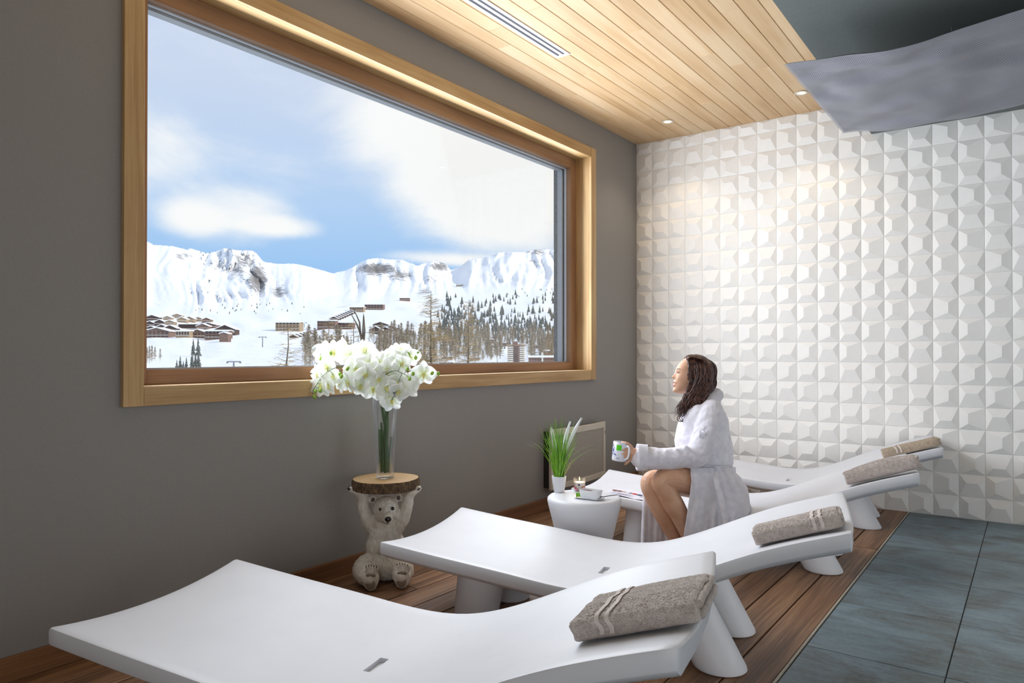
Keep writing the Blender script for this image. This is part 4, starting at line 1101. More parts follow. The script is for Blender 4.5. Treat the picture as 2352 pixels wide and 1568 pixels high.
for k in range(7):
    x, y = rg.uniform(-.03, .03), rg.uniform(-.015, .015); c = (srgb(96, 60, 44), srgb(196, 170, 150), srgb(120, 40, 40))[k % 3]
    o = MB().box(-.012, .012, -.007, .007, 0, .006).obj('tea_sachet', plain('sachet paper', c, .5)); bev(o, .0015, 2)
    Rr = Matrix.Rotation(face_rot() - .55, 3, 'Z'); o.location = dish.location + (Rr @ Vector((x, y, .0135 + k * .0035))); o.rotation_euler = (rg.uniform(-.2, .2), rg.uniform(-.2, .2), rg.random() * 3)
    tag(o, ('brown', 'beige', 'dark red')[k % 3] + ' tea sachet lying in the white dish', 'tea sachet', 'sachets in the dish')
gl_ = MB().box(-.014, .014, -.0015, .0015, 0, .020).obj('tea_packet', plain('green packet', srgb(120, 184, 40), .4)); bev(gl_, .001, 1)
Rr = Matrix.Rotation(face_rot() - .55, 3, 'Z'); gl_.location = tp + (Rr @ Vector((-.050, -.012, .006))); gl_.rotation_euler = (-.12, 0, face_rot() + .1); tag(gl_, 'small green tea packet leaning on the tray', 'packet')
sp = MB(); sp.tube([(0, 0, 0), (.05, 0, .004), (.085, 0, .006)], [.002, .002, .0015], 8); sp.ball((-.008, 0, .001), (.013, .009, .003))
so = sp.obj('spoon', plain('dark steel', srgb(60, 60, 64), .25, .5, metal=.8), smooth=180); so.location = tp + (Rr @ Vector((.058, .022, .011))); so.rotation_euler = (0, 0, face_rot() + .3); tag(so, 'dark teaspoon on the tray beside the dish', 'spoon')

# open magazine on the lounger's foot
mag = empty('magazine')
x_, y_, t_ = LOUNG[2]
M['page'] = plain('printed page paper', srgb(226, 224, 236), .5, .4, 30, .02)
def page(s0, s1, v0, v1, lift):
    return MB().grid(lambda u, w: (s0 + (s1 - s0) * u, v0 + (v1 - v0) * w, ltop(s0 + (s1 - s0) * u, v0 + (v1 - v0) * w) + .0015 + lift * sin(pi * u) + .003 * w * u), 12, 12)
def pic(s0, s1, v0, v1, col, name='printed_picture', lift=.0): 
    s_, vv = (s0, s1), (v0, v1)
    o = MB().grid(lambda u, w: (s0 + (s1 - s0) * u, v0 + (v1 - v0) * w, ltop(s0 + (s1 - s0) * u, v0 + (v1 - v0) * w) + lift), 5, 5).obj(name, plain('print', col, .5), mag); return o
mag.location = (x_, y_, 0); mag.rotation_euler = (0, 0, t_)
ms, mv = .16, -.17
page(ms, ms + .20, mv - .14, mv + .14, .006).obj('left_page', M['page'], mag, smooth=180); page(ms + .20, ms + .40, mv - .14, mv + .14, .008).obj('right_page', M['page'], mag, smooth=180)
rg = random.Random(9)
for k in range(6): pic(ms + .015 + .03 * k, ms + .042 + .03 * k, mv + .03, mv + .075, (srgb(150, 110, 90), srgb(120, 70, 60), srgb(180, 160, 140), srgb(92, 70, 66), srgb(200, 60, 50), srgb(96, 110, 130))[k], lift=.0085)
pic(ms + .22, ms + .34, mv + .118, mv + .128, srgb(60, 56, 70), lift=.012); pic(ms + .29, ms + .36, mv - .02, mv + .05, srgb(236, 190, 120), lift=.0125); pic(ms + .31, ms + .34, mv - .005, mv + .02, srgb(214, 70, 60), lift=.0135)
for k in range(8): pic(ms + .22 + (k % 2) * .02, ms + .27 + (k % 3) * .01, mv - .09 + k * .016, mv - .084 + k * .016, srgb(150, 148, 172), 'text_line', .0115)
for k in range(7): pic(ms + .03, ms + .15 + (k % 3) * .012, mv - .10 + k * .014, mv - .095 + k * .014, srgb(160, 158, 180), 'text_line', .0085)
tag(mag, 'open magazine lying on the foot of the woman\'s lounger', 'magazine')
# ------------------------------------------------------------------ polar-bear side table, vase and orchids
def capsule(mb, p0, p1, r0, r1, n=16):
    p0, p1 = Vector(p0), Vector(p1); mb.tube([p0, p1], [r0, r1], n); mb.ball(p0, r0, n, 10); mb.ball(p1, r1, n, 10)
def limb(mb, pts, n=16):
    """chain of joints (x, y, z, radius) grown into one tapering limb"""
    q = catmull(pts, (len(pts) - 1) * 6 + 1)
    mb.tube([a[:3] for a in q], [max(.0006, a[3]) for a in q], n); mb.ball(q[0][:3], q[0][3], n, 8); mb.ball(q[-1][:3], q[-1][3], n, 8)
def remesh(o, size, smooth=4, fac=.5):
    m = o.modifiers.new('grow', 'REMESH'); m.mode = 'VOXEL'; m.voxel_size = size; m.use_smooth_shade = True
    if smooth: s = o.modifiers.new('soften', 'SMOOTH'); s.iterations = smooth; s.factor = fac
    return o
def bear_mat():
    m, nt, b, _ = newmat('painted resin fur')
    v = mapping(nt); n1 = noise_(nt, mapping(nt, (40, 40, 14)), 1.6, 5, .65, 1.2); n2 = noise_(nt, v, 9, 3)
    f = math_(nt, 'ADD', math_(nt, 'MULTIPLY', n1, .6), math_(nt, 'MULTIPLY', n2, .4))
    r = ramp(nt, f, [(.28, srgb(142, 126, 108)), (.42, srgb(206, 197, 182)), (.60, srgb(234, 229, 220))])
    L(nt, r.outputs[0], b.inputs['Base Color']); b.inputs['Roughness'].default_value = .6
    bump(nt, b, n1, .8, .006); return m
M['fur'] = bear_mat(); M['bblack'] = plain('glossy black paint', srgb(24, 22, 22), .2, .6); M['pad'] = plain('brown paw pad', srgb(142, 126, 112), .6, .3, 60, .08, .3, 200, .001)
bear = empty('bear_table', (-2.575, 2.455, 0), face_rot())
mb = MB()
# trunk
for c, r in (((0, .02, .10), (.105, .095, .095)), ((-.004, .02, .17), (.098, .085, .09)), ((-.006, .02, .235), (.084, .072, .075)), ((-.006, .015, .285), (.080, .062, .060)), ((0, 0, .315), (.056, .052, .055))):
    mb.ball(c, r, 24, 16)
hb = MB()
# head with brow, cheeks and muzzle
hb.ball((.004, -.020, .378), (.064, .062, .060), 24, 16); hb.ball((.006, -.030, .352), (.056, .052, .038), 20, 14)
limb(hb, [(.014, -.060, .358, .036), (.026, -.095, .348, .027), (.031, -.112, .345, .022)])
hb.ball((.012, -.070, .385), (.020, .02, .014)); hb.ball((.028, -.100, .330), (.018, .018, .011))
for ex, ez in ((-.061, .420), (.066, .430)): hb.ball((ex, -.005, ez), (.021, .011, .021), 16, 10)
mb.add([(x, y, z - .016) for x, y, z in hb.v], hb.f)
# raised arms and hands under the slab
limb(mb, [(-.062, .01, .265, .040), (-.088, .0, .310, .036), (-.108, -.005, .365, .029), (-.112, -.01, .420, .026), (-.135, -.02, .446, .022), (-.165, -.03, .458, .014)])
limb(mb, [(.052, .01, .265, .040), (.082, .0, .310, .036), (.104, -.005, .365, .029), (.114, -.01, .420, .026), (.138, -.02, .446, .022), (.168, -.03, .462, .014)])
# hind legs: thighs out to the sides, soles towards the viewer
limb(mb, [(-.070, .0, .085, .062), (-.092, -.05, .070, .062), (-.062, -.115, .058, .046), (-.045, -.135, .056, .040)])
limb(mb, [(.060, .0, .080, .058), (.090, -.04, .065, .056), (.092, -.085, .058, .046), (.096, -.105, .056, .042)])
for cx, cy, tilt in ((-.043, -.148, .10), (.098, -.118, .35)):
    mb.ball((cx, cy, .052), (.036, .020, .050), 20, 14); mb.ball((cx + tilt * .02, cy + .002, .092), (.031, .018, .022), 16, 10)
    for k in range(5): mb.ball((cx - .024 + .013 * k + tilt * .03, cy - .003, .106 + .008 * sin(pi * (k + .8) / 5.2)), (.0075, .009, .010), 10, 8)
# tail-end and seat on the floor
mb.ball((0, .03, .055), (.098, .085, .055), 20, 12)
zmin = .0
body = mb.obj('bear_body', M['fur'], bear, smooth=180)
remesh(body, .0042, 5)
dp = bpy.data.textures.new('fur_clumps', 'CLOUDS'); dp.noise_scale = .022
dm = body.modifiers.new('fur', 'DISPLACE'); dm.texture = dp; dm.strength = .0065; dm.mid_level = .5
for ex, ey, ez in ((-.012, -.074, .370), (.045, -.071, .373)):
    e = MB().ball((ex, ey, ez), (.0098, .008, .0088), 14, 10).obj('eye', M['bblack'], bear, smooth=180)
    MB().ball((ex - .003, ey - .0072, ez + .003), .0016, 8, 6).obj('glint', M['white'], e, smooth=180)
nb = MB(); nb.ball((.034, -.129, .335), (.0165, .011, .0125), 16, 10); nb.ball((.034, -.134, .326), (.006, .006, .008), 10, 8); nb.obj('nose', M['bblack'], bear, smooth=180)
MB().tube([(.004, -.104, .320), (.014, -.116, .313), (.028, -.124, .3125), (.040, -.121, .315)], [.0012, .002, .002, .0012], 6).obj('mouth', M['bblack'], bear, smooth=180)
for ex, ez in ((-.060, .403), (.065, .413)): MB().ball((ex, -.0135, ez), (.011, .004, .0115), 14, 8).obj('inner_ear', plain('grey ear', srgb(92, 84, 78), .7), bear, smooth=180)
for cx, cy in ((-.043, -.166), (.099, -.137)):
    MB().ball((cx, cy, .040), (.023, .006, .026), 16, 10).obj('paw_pad', M['pad'], bear, smooth=180)
    MB().ball((cx + .002, cy + .002, .080), (.024, .005, .010), 14, 8).obj('paw_pad', M['pad'], bear, smooth=180)
    for k in range(5): MB().tube([(cx - .022 + .0125 * k, cy + .010, .114 + .008 * sin(pi * (k + .8) / 5.2)), (cx - .022 + .0125 * k, cy + .002, .123 + .008 * sin(pi * (k + .8) / 5.2))], [.003, .0008], 6).obj('claw', M['bblack'], bear, smooth=180)
for sx in (-1, 1):
    for k in range(4): MB().tube([(sx * .166, -.055 + .014 * k, .460), (sx * .178, -.060 + .014 * k, .468)], [.004, .001], 6).obj('claw', M['bblack'], bear, smooth=180)
# log slab
SZ0, SZ1 = .458, .508
def slab_r(a): return .163 * (1 + .05 * nz(cos(a) * 1.3, sin(a) * 1.3, 2.0) + .012 * nz(cos(a) * 9, sin(a) * 9, 5.0))
n = 140
def wood_disc():
    m, nt, b, _ = newmat('growth rings'); v = mapping(nt)
    dn = noise_(nt, v, 9, 3); sp_ = nt.nodes.new('ShaderNodeSeparateXYZ'); L(nt, v, sp_.inputs[0])
    rr = math_(nt, 'SQRT', math_(nt, 'ADD', math_(nt, 'MULTIPLY', sp_.outputs[0], sp_.outputs[0]), math_(nt, 'MULTIPLY', sp_.outputs[1], sp_.outputs[1])))
    rr = math_(nt, 'ADD', rr, math_(nt, 'MULTIPLY', dn, .07))
    w = math_(nt, 'SINE', math_(nt, 'MULTIPLY', rr, 620.0)); nn = noise_(nt, v, 120, 3)
    f = math_(nt, 'ADD', math_(nt, 'MULTIPLY', w, .12), math_(nt, 'ADD', math_(nt, 'MULTIPLY', nn, .35), .32))
    r = ramp(nt, f, [(.2, srgb(150, 116, 76)), (.5, srgb(190, 156, 110)), (.85, srgb(206, 176, 132))]); L(nt, r.outputs[0], b.inputs['Base Color']); b.inputs['Roughness'].default_value = .55; return m
tp_ = [(slab_r(2 * pi * j / n) * .97 * cos(2 * pi * j / n), slab_r(2 * pi * j / n) * .97 * sin(2 * pi * j / n), SZ1) for j in range(n)]
bt_ = [(x, y, SZ0 + .003) for x, y, _ in tp_]
MB().add(tp_ + bt_, [tuple(range(n)), tuple(reversed(range(n, 2 * n)))] + [(j, n + j, n + (j + 1) % n, (j + 1) % n) for j in range(n)]).obj('log_slab', wood_disc(), bear)
m, nt, b, _ = newmat('tree bark'); v1 = noise_(nt, mapping(nt, (1, 1, .22)), 160, 5, .7, .5); v2 = noise_(nt, mapping(nt), 26, 3)
r = ramp(nt, math_(nt, 'ADD', math_(nt, 'MULTIPLY', v1, .7), math_(nt, 'MULTIPLY', v2, .35)), [(.36, srgb(46, 34, 26)), (.52, srgb(86, 66, 46)), (.68, srgb(146, 118, 80))]); L(nt, r.outputs[0], b.inputs['Base Color']); b.inputs['Roughness'].default_value = .9; bump(nt, b, v1, 1, .006)
def bark(u, w):
    a = 2 * pi * u; z = SZ0 + (SZ1 - SZ0) * w; e = .003 * nz(cos(a) * 14, sin(a) * 14, z * 18) + .002 * nz(cos(a) * 40, sin(a) * 40, z * 30); rr = slab_r(a) * (1.0 - .02 * (2 * w - 1) ** 2) + e
    return (rr * cos(a), rr * sin(a), z)
gb = MB().grid(bark, 200, 9, cu=True); gb.obj('bark', m, bear, smooth=180)
tag(bear, 'side table of a sitting polar bear figure holding up a log slab', 'side table')

# ------------------------------------------------------------------ vase
VC = Vector((-2.575, 2.455, SZ1 + .0015)) + (Matrix.Rotation(face_rot(), 3, 'Z') @ Vector((-.004, 0, 0)))
M['vase'] = thin_glass('vase glass', 1.5, .16)
VH = .402
vase = tag(MB().lathe([(0, 0), (.040, 0), (.043, .003), (.044, .012), (.0425, .018), (.0445, .03), (.0625, VH - .003), (.0622, VH), (.0605, VH), (.0600, VH - .003), (.0412, .030), (.036, .022), (0, .020)], 48).obj('vase', M['vase'], smooth=50), 'tall clear glass vase on the log slab', 'vase')
vase.location = VC

# ------------------------------------------------------------------ orchids
M['ostem'] = plain('dark green stem', srgb(66, 92, 40), .5, .4, 60, .12); M['obud'] = plain('green bud', srgb(140, 178, 60), .45, .4, 80, .08)
m, nt, b, out = newmat('orchid petal'); v = mapping(nt); ln = nt.nodes.new('ShaderNodeVectorMath'); ln.operation = 'LENGTH'; L(nt, v, ln.inputs[0])
r = ramp(nt, math_(nt, 'MULTIPLY', ln.outputs['Value'], 16.0), [(.03, srgb(222, 232, 150)), (.22, srgb(240, 246, 222)), (.5, srgb(249, 251, 248))]); L(nt, r.outputs[0], b.inputs['Base Color']); b.inputs['Roughness'].default_value = .55
trn = nt.nodes.new('ShaderNodeBsdfTranslucent'); L(nt, r.outputs[0], trn.inputs[0]); ms_ = nt.nodes.new('ShaderNodeMixShader'); ms_.inputs[0].default_value = .4
L(nt, b.outputs[0], ms_.inputs[1]); L(nt, trn.outputs[0], ms_.inputs[2]); L(nt, ms_.outputs[0], out.inputs[0]); M['petal'] = m
M['lip'] = plain('yellow orchid lip', srgb(238, 228, 140), .5, .4, 200, .1)
def petal_mesh(l, w, curl, cup):
    def fn(u, t):
        f = u; wd = w * (sin(pi * min(1, f ** .75 * .93 + .04))) ** .7; s = (t - .5) * 2
        return (s * wd, .002 + l * f, .5 * curl * l * f * f - cup * l * .3 * (s * s) * f + .004 * sin(f * 5 + s * 3))
    return MB().grid(fn, 9, 7)
P_big = petal_mesh(.050, .032, .15, -.35); P_sep = petal_mesh(.051, .020, -.2, .25)
pm_big = P_big.obj('petal', M['petal'], smooth=180); pm_sep = P_sep.obj('petal', M['petal'], smooth=180)
lipm = MB(); lipm.ball((0, -.004, .006), (.005, .010, .006), 10, 8); lipm.ball((-.006, .0, .008), (.004, .004, .006), 8, 6); lipm.ball((.006, .0, .008), (.004, .004, .006), 8, 6); lipm.tube([(0, -.008, .008), (0, -.018, .013), (.0, -.022, .010)], [.005, .004, .001], 8)
lipm.v = [(x * .8, y * .8, z * .8) for x, y, z in lipm.v]
lip0 = lipm.obj('flower', M['lip'], smooth=180)
first = {'p': 0, 's': 0, 'l': 0}
def take(o, key, parent):
    if first[key] == 0: first[key] = 1; c = o
    else: c = o.copy(); COL.objects.link(c)
    c.parent = parent; return c
ro_ = random.Random(31)
VR = Matrix.Rotation(face_rot(), 3, 'Z')
def vpos(zx, zy, dep=0.0):
    """photo position (enlarged crop) -> point about the vase, dep metres towards the viewer"""
    return at_depth(680 + zx * .2169, 760 + zy * .2169, 3.502 - dep)
STEMS = {  # path of the arching stem beyond the vase mouth, its flowers, its buds
 'orchid stem arching lowest to the left, buds hanging at its tip': ([(900, 520, .02), (760, 400, .06), (510, 375, .08), (380, 405, .09), (290, 470, .09), (232, 545, .09), (180, 635, .09), (185, 690, .09)],
    [(230, 460, .07), (330, 385, .05), (400, 480, .07), (270, 575, .08), (350, 580, .09), (480, 545, .06), (560, 545, .09)], [(205, 638, .09), (255, 632, .10), (196, 697, .09), (545, 398, .12), (465, 455, .11), (480, 480, .12)]),
 'orchid stem arching to the upper left': ([(890, 520, -.02), (780, 260, -.02), (620, 150, -.03), (480, 138, -.04), (345, 180, -.04), (255, 250, -.04)],
    [(400, 225, .0), (520, 165, -.02), (560, 265, .02), (680, 210, -.02), (735, 205, .01), (300, 225, -.05)], [(368, 236, .03), (260, 292, -.03)]),
 'orchid stem reaching furthest right': ([(905, 520, -.03), (1010, 400, -.02), (1210, 388, -.01), (1380, 380, 0), (1460, 405, .0), (1505, 448, .0)],
    [(1350, 455, .02), (1160, 545, .03), (1180, 595, .02), (1060, 330, .0), (1250, 500, -.03)], [(1442, 446, .02), (1506, 450, .01)]),
 'orchid stem forking in front at the right, dark twigs': ([(895, 530, .04), (965, 452, .09), (1045, 420, .10), (1110, 440, .10), (1165, 468, .10), (1205, 495, .10)],
    [(1020, 505, .06), (960, 420, .06), (1080, 560, .07), (1120, 345, .06)], [(1202, 505, .11), (1240, 452, .10), (1180, 402, .10)]),
 'orchid stem rising at the upper right, two buds at its tip': ([(905, 520, -.04), (1010, 330, -.05), (1140, 248, -.05), (1230, 222, -.05), (1292, 216, -.05)],
    [(1120, 285, -.03), (1000, 285, -.02), (1200, 280, -.04), (1110, 215, -.05)], [(1292, 218, -.05), (1268, 283, -.04), (1190, 245, -.03)]),
 'short central orchid stem facing the room': ([(890, 540, .03), (830, 440, .08), (760, 400, .09), (690, 440, .09), (640, 480, .08)],
    [(740, 460, .10), (820, 420, .08), (640, 410, .09), (690, 585, .09), (600, 340, .07), (640, 520, .07), (820, 615, .08)], []),
 'orchid stem in the middle of the bunch': ([(900, 540, 0), (880, 400, .04), (850, 330, .05), (780, 320, .04)],
    [(760, 350, .08), (880, 340, .05), (880, 515, .09), (850, 290, -.02), (940, 330, .0), (760, 280, -.05)], []),
 'drooping orchid stem over the vase rim at the right': ([(905, 545, .03), (960, 560, .07), (1010, 620, .09), (1050, 690, .09)],
    [(960, 605, .09), (970, 665, .07), (1085, 640, .08), (1130, 600, .06), (1010, 735, .05)], []),
}
k = 0
for lab, (path, flowers, buds) in STEMS.items():
    st = empty('orchid_stem', tuple(VC)); loc = lambda p: Vector(p) - VC
    a = 2 * pi * k / 8 + .4; base = Vector((.022 * cos(a), .022 * sin(a), .026 + .002 * k)); mouth = Vector((-.035 * cos(a + .5) * .6, -.035 * sin(a + .5) * .6, VH * .98))
    pts = [tuple(base), tuple(base.lerp(mouth, .5) + Vector((.004 * sin(k), .004 * cos(k), 0))), tuple(mouth)] + [tuple(loc(vpos(x, y, d))) for x, y, d in path]
    q = [Vector(p) for p in catmull(pts, 60)]
    MB().tube(q, [max(.0013, .0056 - .0046 * (i / 40)) for i in range(60)], 8).obj('stem', M['ostem'], st, smooth=180)
    ped = MB()
    for (x, y, d) in flowers:
        c = loc(vpos(x, y, d)); near = min(q[20:], key=lambda p: (p - c).length)
        fl = take(lip0, 'l', st); fl.location = c
        out_ = (c - Vector((0, 0, VH + .06))); out_.z *= .5
        view = -cF * 1.0 + Vector((ro_.uniform(-.6, .6), ro_.uniform(-.6, .6), ro_.uniform(-.5, .3))) + out_.normalized() * .35
        Rz = view.to_track_quat('Z', 'Y').to_matrix() @ Matrix.Rotation(ro_.uniform(-.5, .5), 3, 'Z')
        fl.rotation_euler = Rz.to_euler(); s_ = ro_.uniform(.95, 1.25); fl.scale = (s_,) * 3
        for (ang, big) in ((78, 1), (-78, 1), (0, 0), (145, 0), (-145, 0)):
            p_ = take(pm_big if big else pm_sep, 'p' if big else 's', fl)
            p_.location = (0, 0, .003 if big else 0); p_.rotation_euler = Euler((ro_.uniform(-.15, .25), 0, radians(ang + ro_.uniform(-6, 6))), 'ZYX' if False else 'XYZ')
        if (near - c).length > .004: ped.tube([near, near.lerp(c, .5) + Vector((0, 0, .006)), c - Rz @ Vector((0, 0, .002))], [.0014, .0012, .0016], 5)
    for (x, y, d) in buds:
        c = loc(vpos(x, y, d)); near = min(q[20:], key=lambda p: (p - c).length)
        bo = MB().ball((0, 0, 0), (.0085, .0085, .011), 12, 10).obj('bud', M['obud'], st, smooth=180); bo.location = c; bo.rotation_euler = (ro_.uniform(-.6, .6), ro_.uniform(-.6, .6), 0)
        if (near - c).length > .004: ped.tube([near, near.lerp(c, .5) + Vector((0, 0, .004)), c], [.0014, .0011, .0011], 5)
    if ped.v: ped.obj('flower_stalks', M['ostem'], st, smooth=180)
    tag(st, lab.replace('orchid', 'white orchid', 1), 'orchid', 'white orchids in the glass vase'); k += 1
# cut stems that end inside the vase
for k, (a, h) in enumerate(((2.6, .27), (4.1, .24), (5.6, .30), (.6, .20))):
    o = MB().tube([(.020 * cos(a), .020 * sin(a), .027), (.032 * cos(a + .4), .032 * sin(a + .4), h)], [.0068, .0060], 8).obj('cut_stem', M['ostem'], smooth=180); o.location = VC
    tag(o, ('thick cut green stem at the left inside the vase', 'cut green stem at the front inside the vase', 'tallest cut green stem at the right inside the vase', 'stubby cut green stem at the back of the vase')[k], 'stem', 'cut stems standing in the vase')
# ------------------------------------------------------------------ the woman in the bathrobe
PD = 3.965; RS = 1.03; ZU = .3061 * PD / FPX                    # working plane of the body; metres per unit of the enlarged crop
PROOT = Vector((-1.391, 3.905, 0))
def B(zx, zy, off=0.0): return at_depth(1180 + zx * .3061, 780 + zy * .3061, PD - off) - PROOT
person = empty('person', tuple(PROOT))
def skin_mat():
    m, nt, b, _ = newmat('skin'); v = mapping(nt); n = noise_(nt, v, 16, 3); n2 = noise_(nt, v, 160, 2)
    r = ramp(nt, math_(nt, 'ADD', math_(nt, 'MULTIPLY', n, .8), math_(nt, 'MULTIPLY', n2, .2)), [(.3, srgb(204, 156, 126)), (.7, srgb(226, 184, 156))]); L(nt, r.outputs[0], b.inputs['Base Color'])
    b.inputs['Roughness'].default_value = .48; b.inputs['Specular IOR Level'].default_value = .35
    b.inputs['Subsurface Weight'].default_value = .12; b.inputs['Subsurface Radius'].default_value = (.02, .008, .004); b.inputs['Subsurface Scale'].default_value = .3; return m
M['skin'] = skin_mat()
HOFF = .015
XF = [(115, 1372), (119, 1345), (127, 1315), (140, 1288), (160, 1262), (185, 1240), (210, 1224), (228, 1216), (240, 1215), (250, 1216), (270, 1213), (291, 1208), (310, 1205), (330, 1204), (350, 1203), (366, 1200), (376, 1195), (386, 1197), (394, 1206), (401, 1226), (404, 1260)]
LIP = [(300, 0), (310, -2), (317, -9), (323, -7), (329, 3), (335, 2), (341, -8), (348, -6), (356, 3), (366, 0)]
XB = [(115, 1374), (120, 1410), (130, 1436), (150, 1462), (180, 1485), (220, 1495), (260, 1490), (300, 1472), (340, 1440), (370, 1405), (404, 1385)]
HW = [(115, 3), (119, 30), (127, 52), (140, 70), (170, 90), (210, 99), (250, 101), (290, 96), (320, 87), (350, 73), (370, 60), (385, 47), (395, 36), (404, 20)]
NOSE = [(232, 0), (242, 2), (250, 6), (258, 12), (266, 20), (272, 26), (278, 29), (283, 27), (288, 18), (293, 4), (297, 0)]
def head_pt(zy, y):
    """front surface of the face at one height, y sideways (crop units)"""
    w = lerp_tab(zy, HW); xf = lerp_tab(zy, XF); xb = lerp_tab(zy, XB); xc = xf + .52 * (xb - xf)
    q = min(1, abs(y) / w); x = xc - (xc - xf) * (1 - q ** 2.05) ** .5
    x += lerp_tab(zy, LIP) * exp(-(y / 26) ** 2)
    x -= lerp_tab(zy, NOSE) * exp(-(y / (9 + (7 if 272 < zy < 290 else 2))) ** 2)
    x += 9 * exp(-(((abs(y) - 33) / 17) ** 2 + ((zy - 246) / 12) ** 2))            # eye sockets
    x -= 4 * exp(-(((abs(y) - 34) / 22) ** 2 + ((zy - 228) / 8) ** 2))             # brows
    x -= 5 * exp(-(((abs(y) - 48) / 20) ** 2 + ((zy - 288) / 24) ** 2))            # cheeks
    return x
TH = radians(15)
def H(x, zy, y):
    """head space -> scene, the head turned a little towards the camera"""
    f = 1350 - x; return B(1344 - (f * cos(TH) + y * sin(TH)), zy, HOFF - (y * cos(TH) - f * sin(TH)) * ZU)
def head_mesh(grow=0.0, hair=False):
    lv = [115, 119, 127] + list(range(134, 228, 6)) + [230 + 2.5 * i for i in range(70)]
    lv = sorted(set([z for z in lv if z <= 404] + [404])); n = 72; vs = []; keep = []
    for zy in lv:
        w = lerp_tab(zy, HW); xf = lerp_tab(zy, XF); xb = lerp_tab(zy, XB); xc = xf + .52 * (xb - xf)
        for j in range(n):
            a = 2 * pi * j / n; y = w * sin(a); y = max(-w * .999, min(w * .999, y))
            x = head_pt(zy, y) if cos(a) > 0 else xc + (xb - xc) * abs(cos(a)) ** .95
            zz = zy
            if grow:
                g = 1 + grow; x = 1375 + (x - 1375) * g; y *= g + .02; zz = 260 + (zy - 260) * (1 + grow * .7)
            vs.append(H(x, zz, y)); keep.append(x > lerp_tab(zy, HLINE))
    k = len(lv); fs = [(i * n + j, i * n + (j + 1) % n, (i + 1) * n + (j + 1) % n, (i + 1) * n + j) for i in range(k - 1) for j in range(n)] + [tuple(range(n)), tuple((k - 1) * n + j for j in range(n))]
    if hair: fs = [f for f in fs if all(keep[i] for i in f)]
    return vs, fs
HLINE = [(115, 1262), (127, 1275), (140, 1284), (160, 1292), (200, 1300), (260, 1306), (340, 1316), (404, 1330)]
mb = MB(); mb.add(*head_mesh())
def LB(pts): limb(mb, [(*B(a, b_, o), r * RS) for a, b_, o, r in pts], 18)
LB([(1372, 350, HOFF, .046), (1385, 430, .01, .048), (1405, 510, .0, .056), (1420, 580, 0, .070)])             # neck
mb.ball(B(1425, 690, 0), (.085, .085, .14), 20, 14); mb.ball(B(1440, 900, 0), (.08, .08, .13), 20, 14); mb.ball(B(1530, 1110, 0), (.10, .10, .10), 20, 14)   # trunk inside the robe
for sgn in (1, -1): LB([(1420, 575, .02 * sgn, .05), (1455, 565, .13 * sgn, .045)])
LB([(1455, 565, .14, .046), (1420, 720, .18, .042), (1345, 885, .215, .036), (1180, 880, .235, .036), (1040, 868, .245, .030), (940, 852, .250, .0245)])       # near arm
LB([(1455, 565, -.14, .046), (1420, 720, -.16, .042), (1345, 885, -.15, .036), (1250, 905, -.10, .032)])
# legs
LB([(1590, 1110, .08, .072), (1480, 1088, .13, .075), (1330, 1060, .19, .073), (1210, 1045, .225, .062), (1128, 1046, .243, .0555), (1112, 1082, .245, .052), (1150, 1150, .244, .050), (1200, 1235, .242, .0525), (1246, 1320, .24, .047), (1300, 1450, .238, .037), (1355, 1590, .236, .028), (1385, 1690, .236, .029)])
LB([(1390, 1695, .236, .030), (1330, 1730, .24, .028), (1250, 1745, .24, .022), (1200, 1752, .24, .014)])
LB([(1570, 1120, -.07, .080), (1450, 1095, -.01, .079), (1280, 1075, .06, .072), (1130, 1058, .12, .061), (1042, 1060, .152, .0545), (1026, 1100, .160, .051), (1055, 1175, .164, .049), (1105, 1270, .166, .051), (1160, 1380, .166, .045), (1225, 1510, .168, .034), (1275, 1620, .17, .028), (1300, 1690, .17, .029)])
LB([(1305, 1700, .17, .030), (1240, 1735, .17, .027), (1160, 1750, .17, .021), (1110, 1756, .17, .014)])
# near hand: palm, four fingers through the mug handle, thumb on top
LB([(940, 852, .250, .023), (915, 850, .252, .024), (893, 846, .254, .0235), (872, 838, .256, .020)])
mb.ball(B(884, 868, .254), (.020, .020, .024), 14, 10)
def finger(pts, r): LB([(a, b_, o, r * k) for (a, b_, o), k in zip(pts, (1.1, 1.05, .95, .82))])
finger([(885, 812, .258), (862, 788, .268), (838, 776, .270), (816, 772, .262)], .0092)      # thumb
finger([(872, 830, .262), (842, 824, .276), (808, 828, .279), (778, 832, .272)], .0080)      # index
finger([(870, 850, .262), (842, 848, .276), (812, 858, .279), (788, 866, .272)], .0080)      # middle
finger([(872, 870, .262), (848, 872, .276), (822, 880, .277), (806, 886, .270)], .0075)      # ring
finger([(886, 890, .258), (868, 906, .264), (850, 922, .264), (836, 934, .258)], .0068)      # little
body = mb.obj('body', M['skin'], person, smooth=180); remesh(body, .0026, 2, .4)
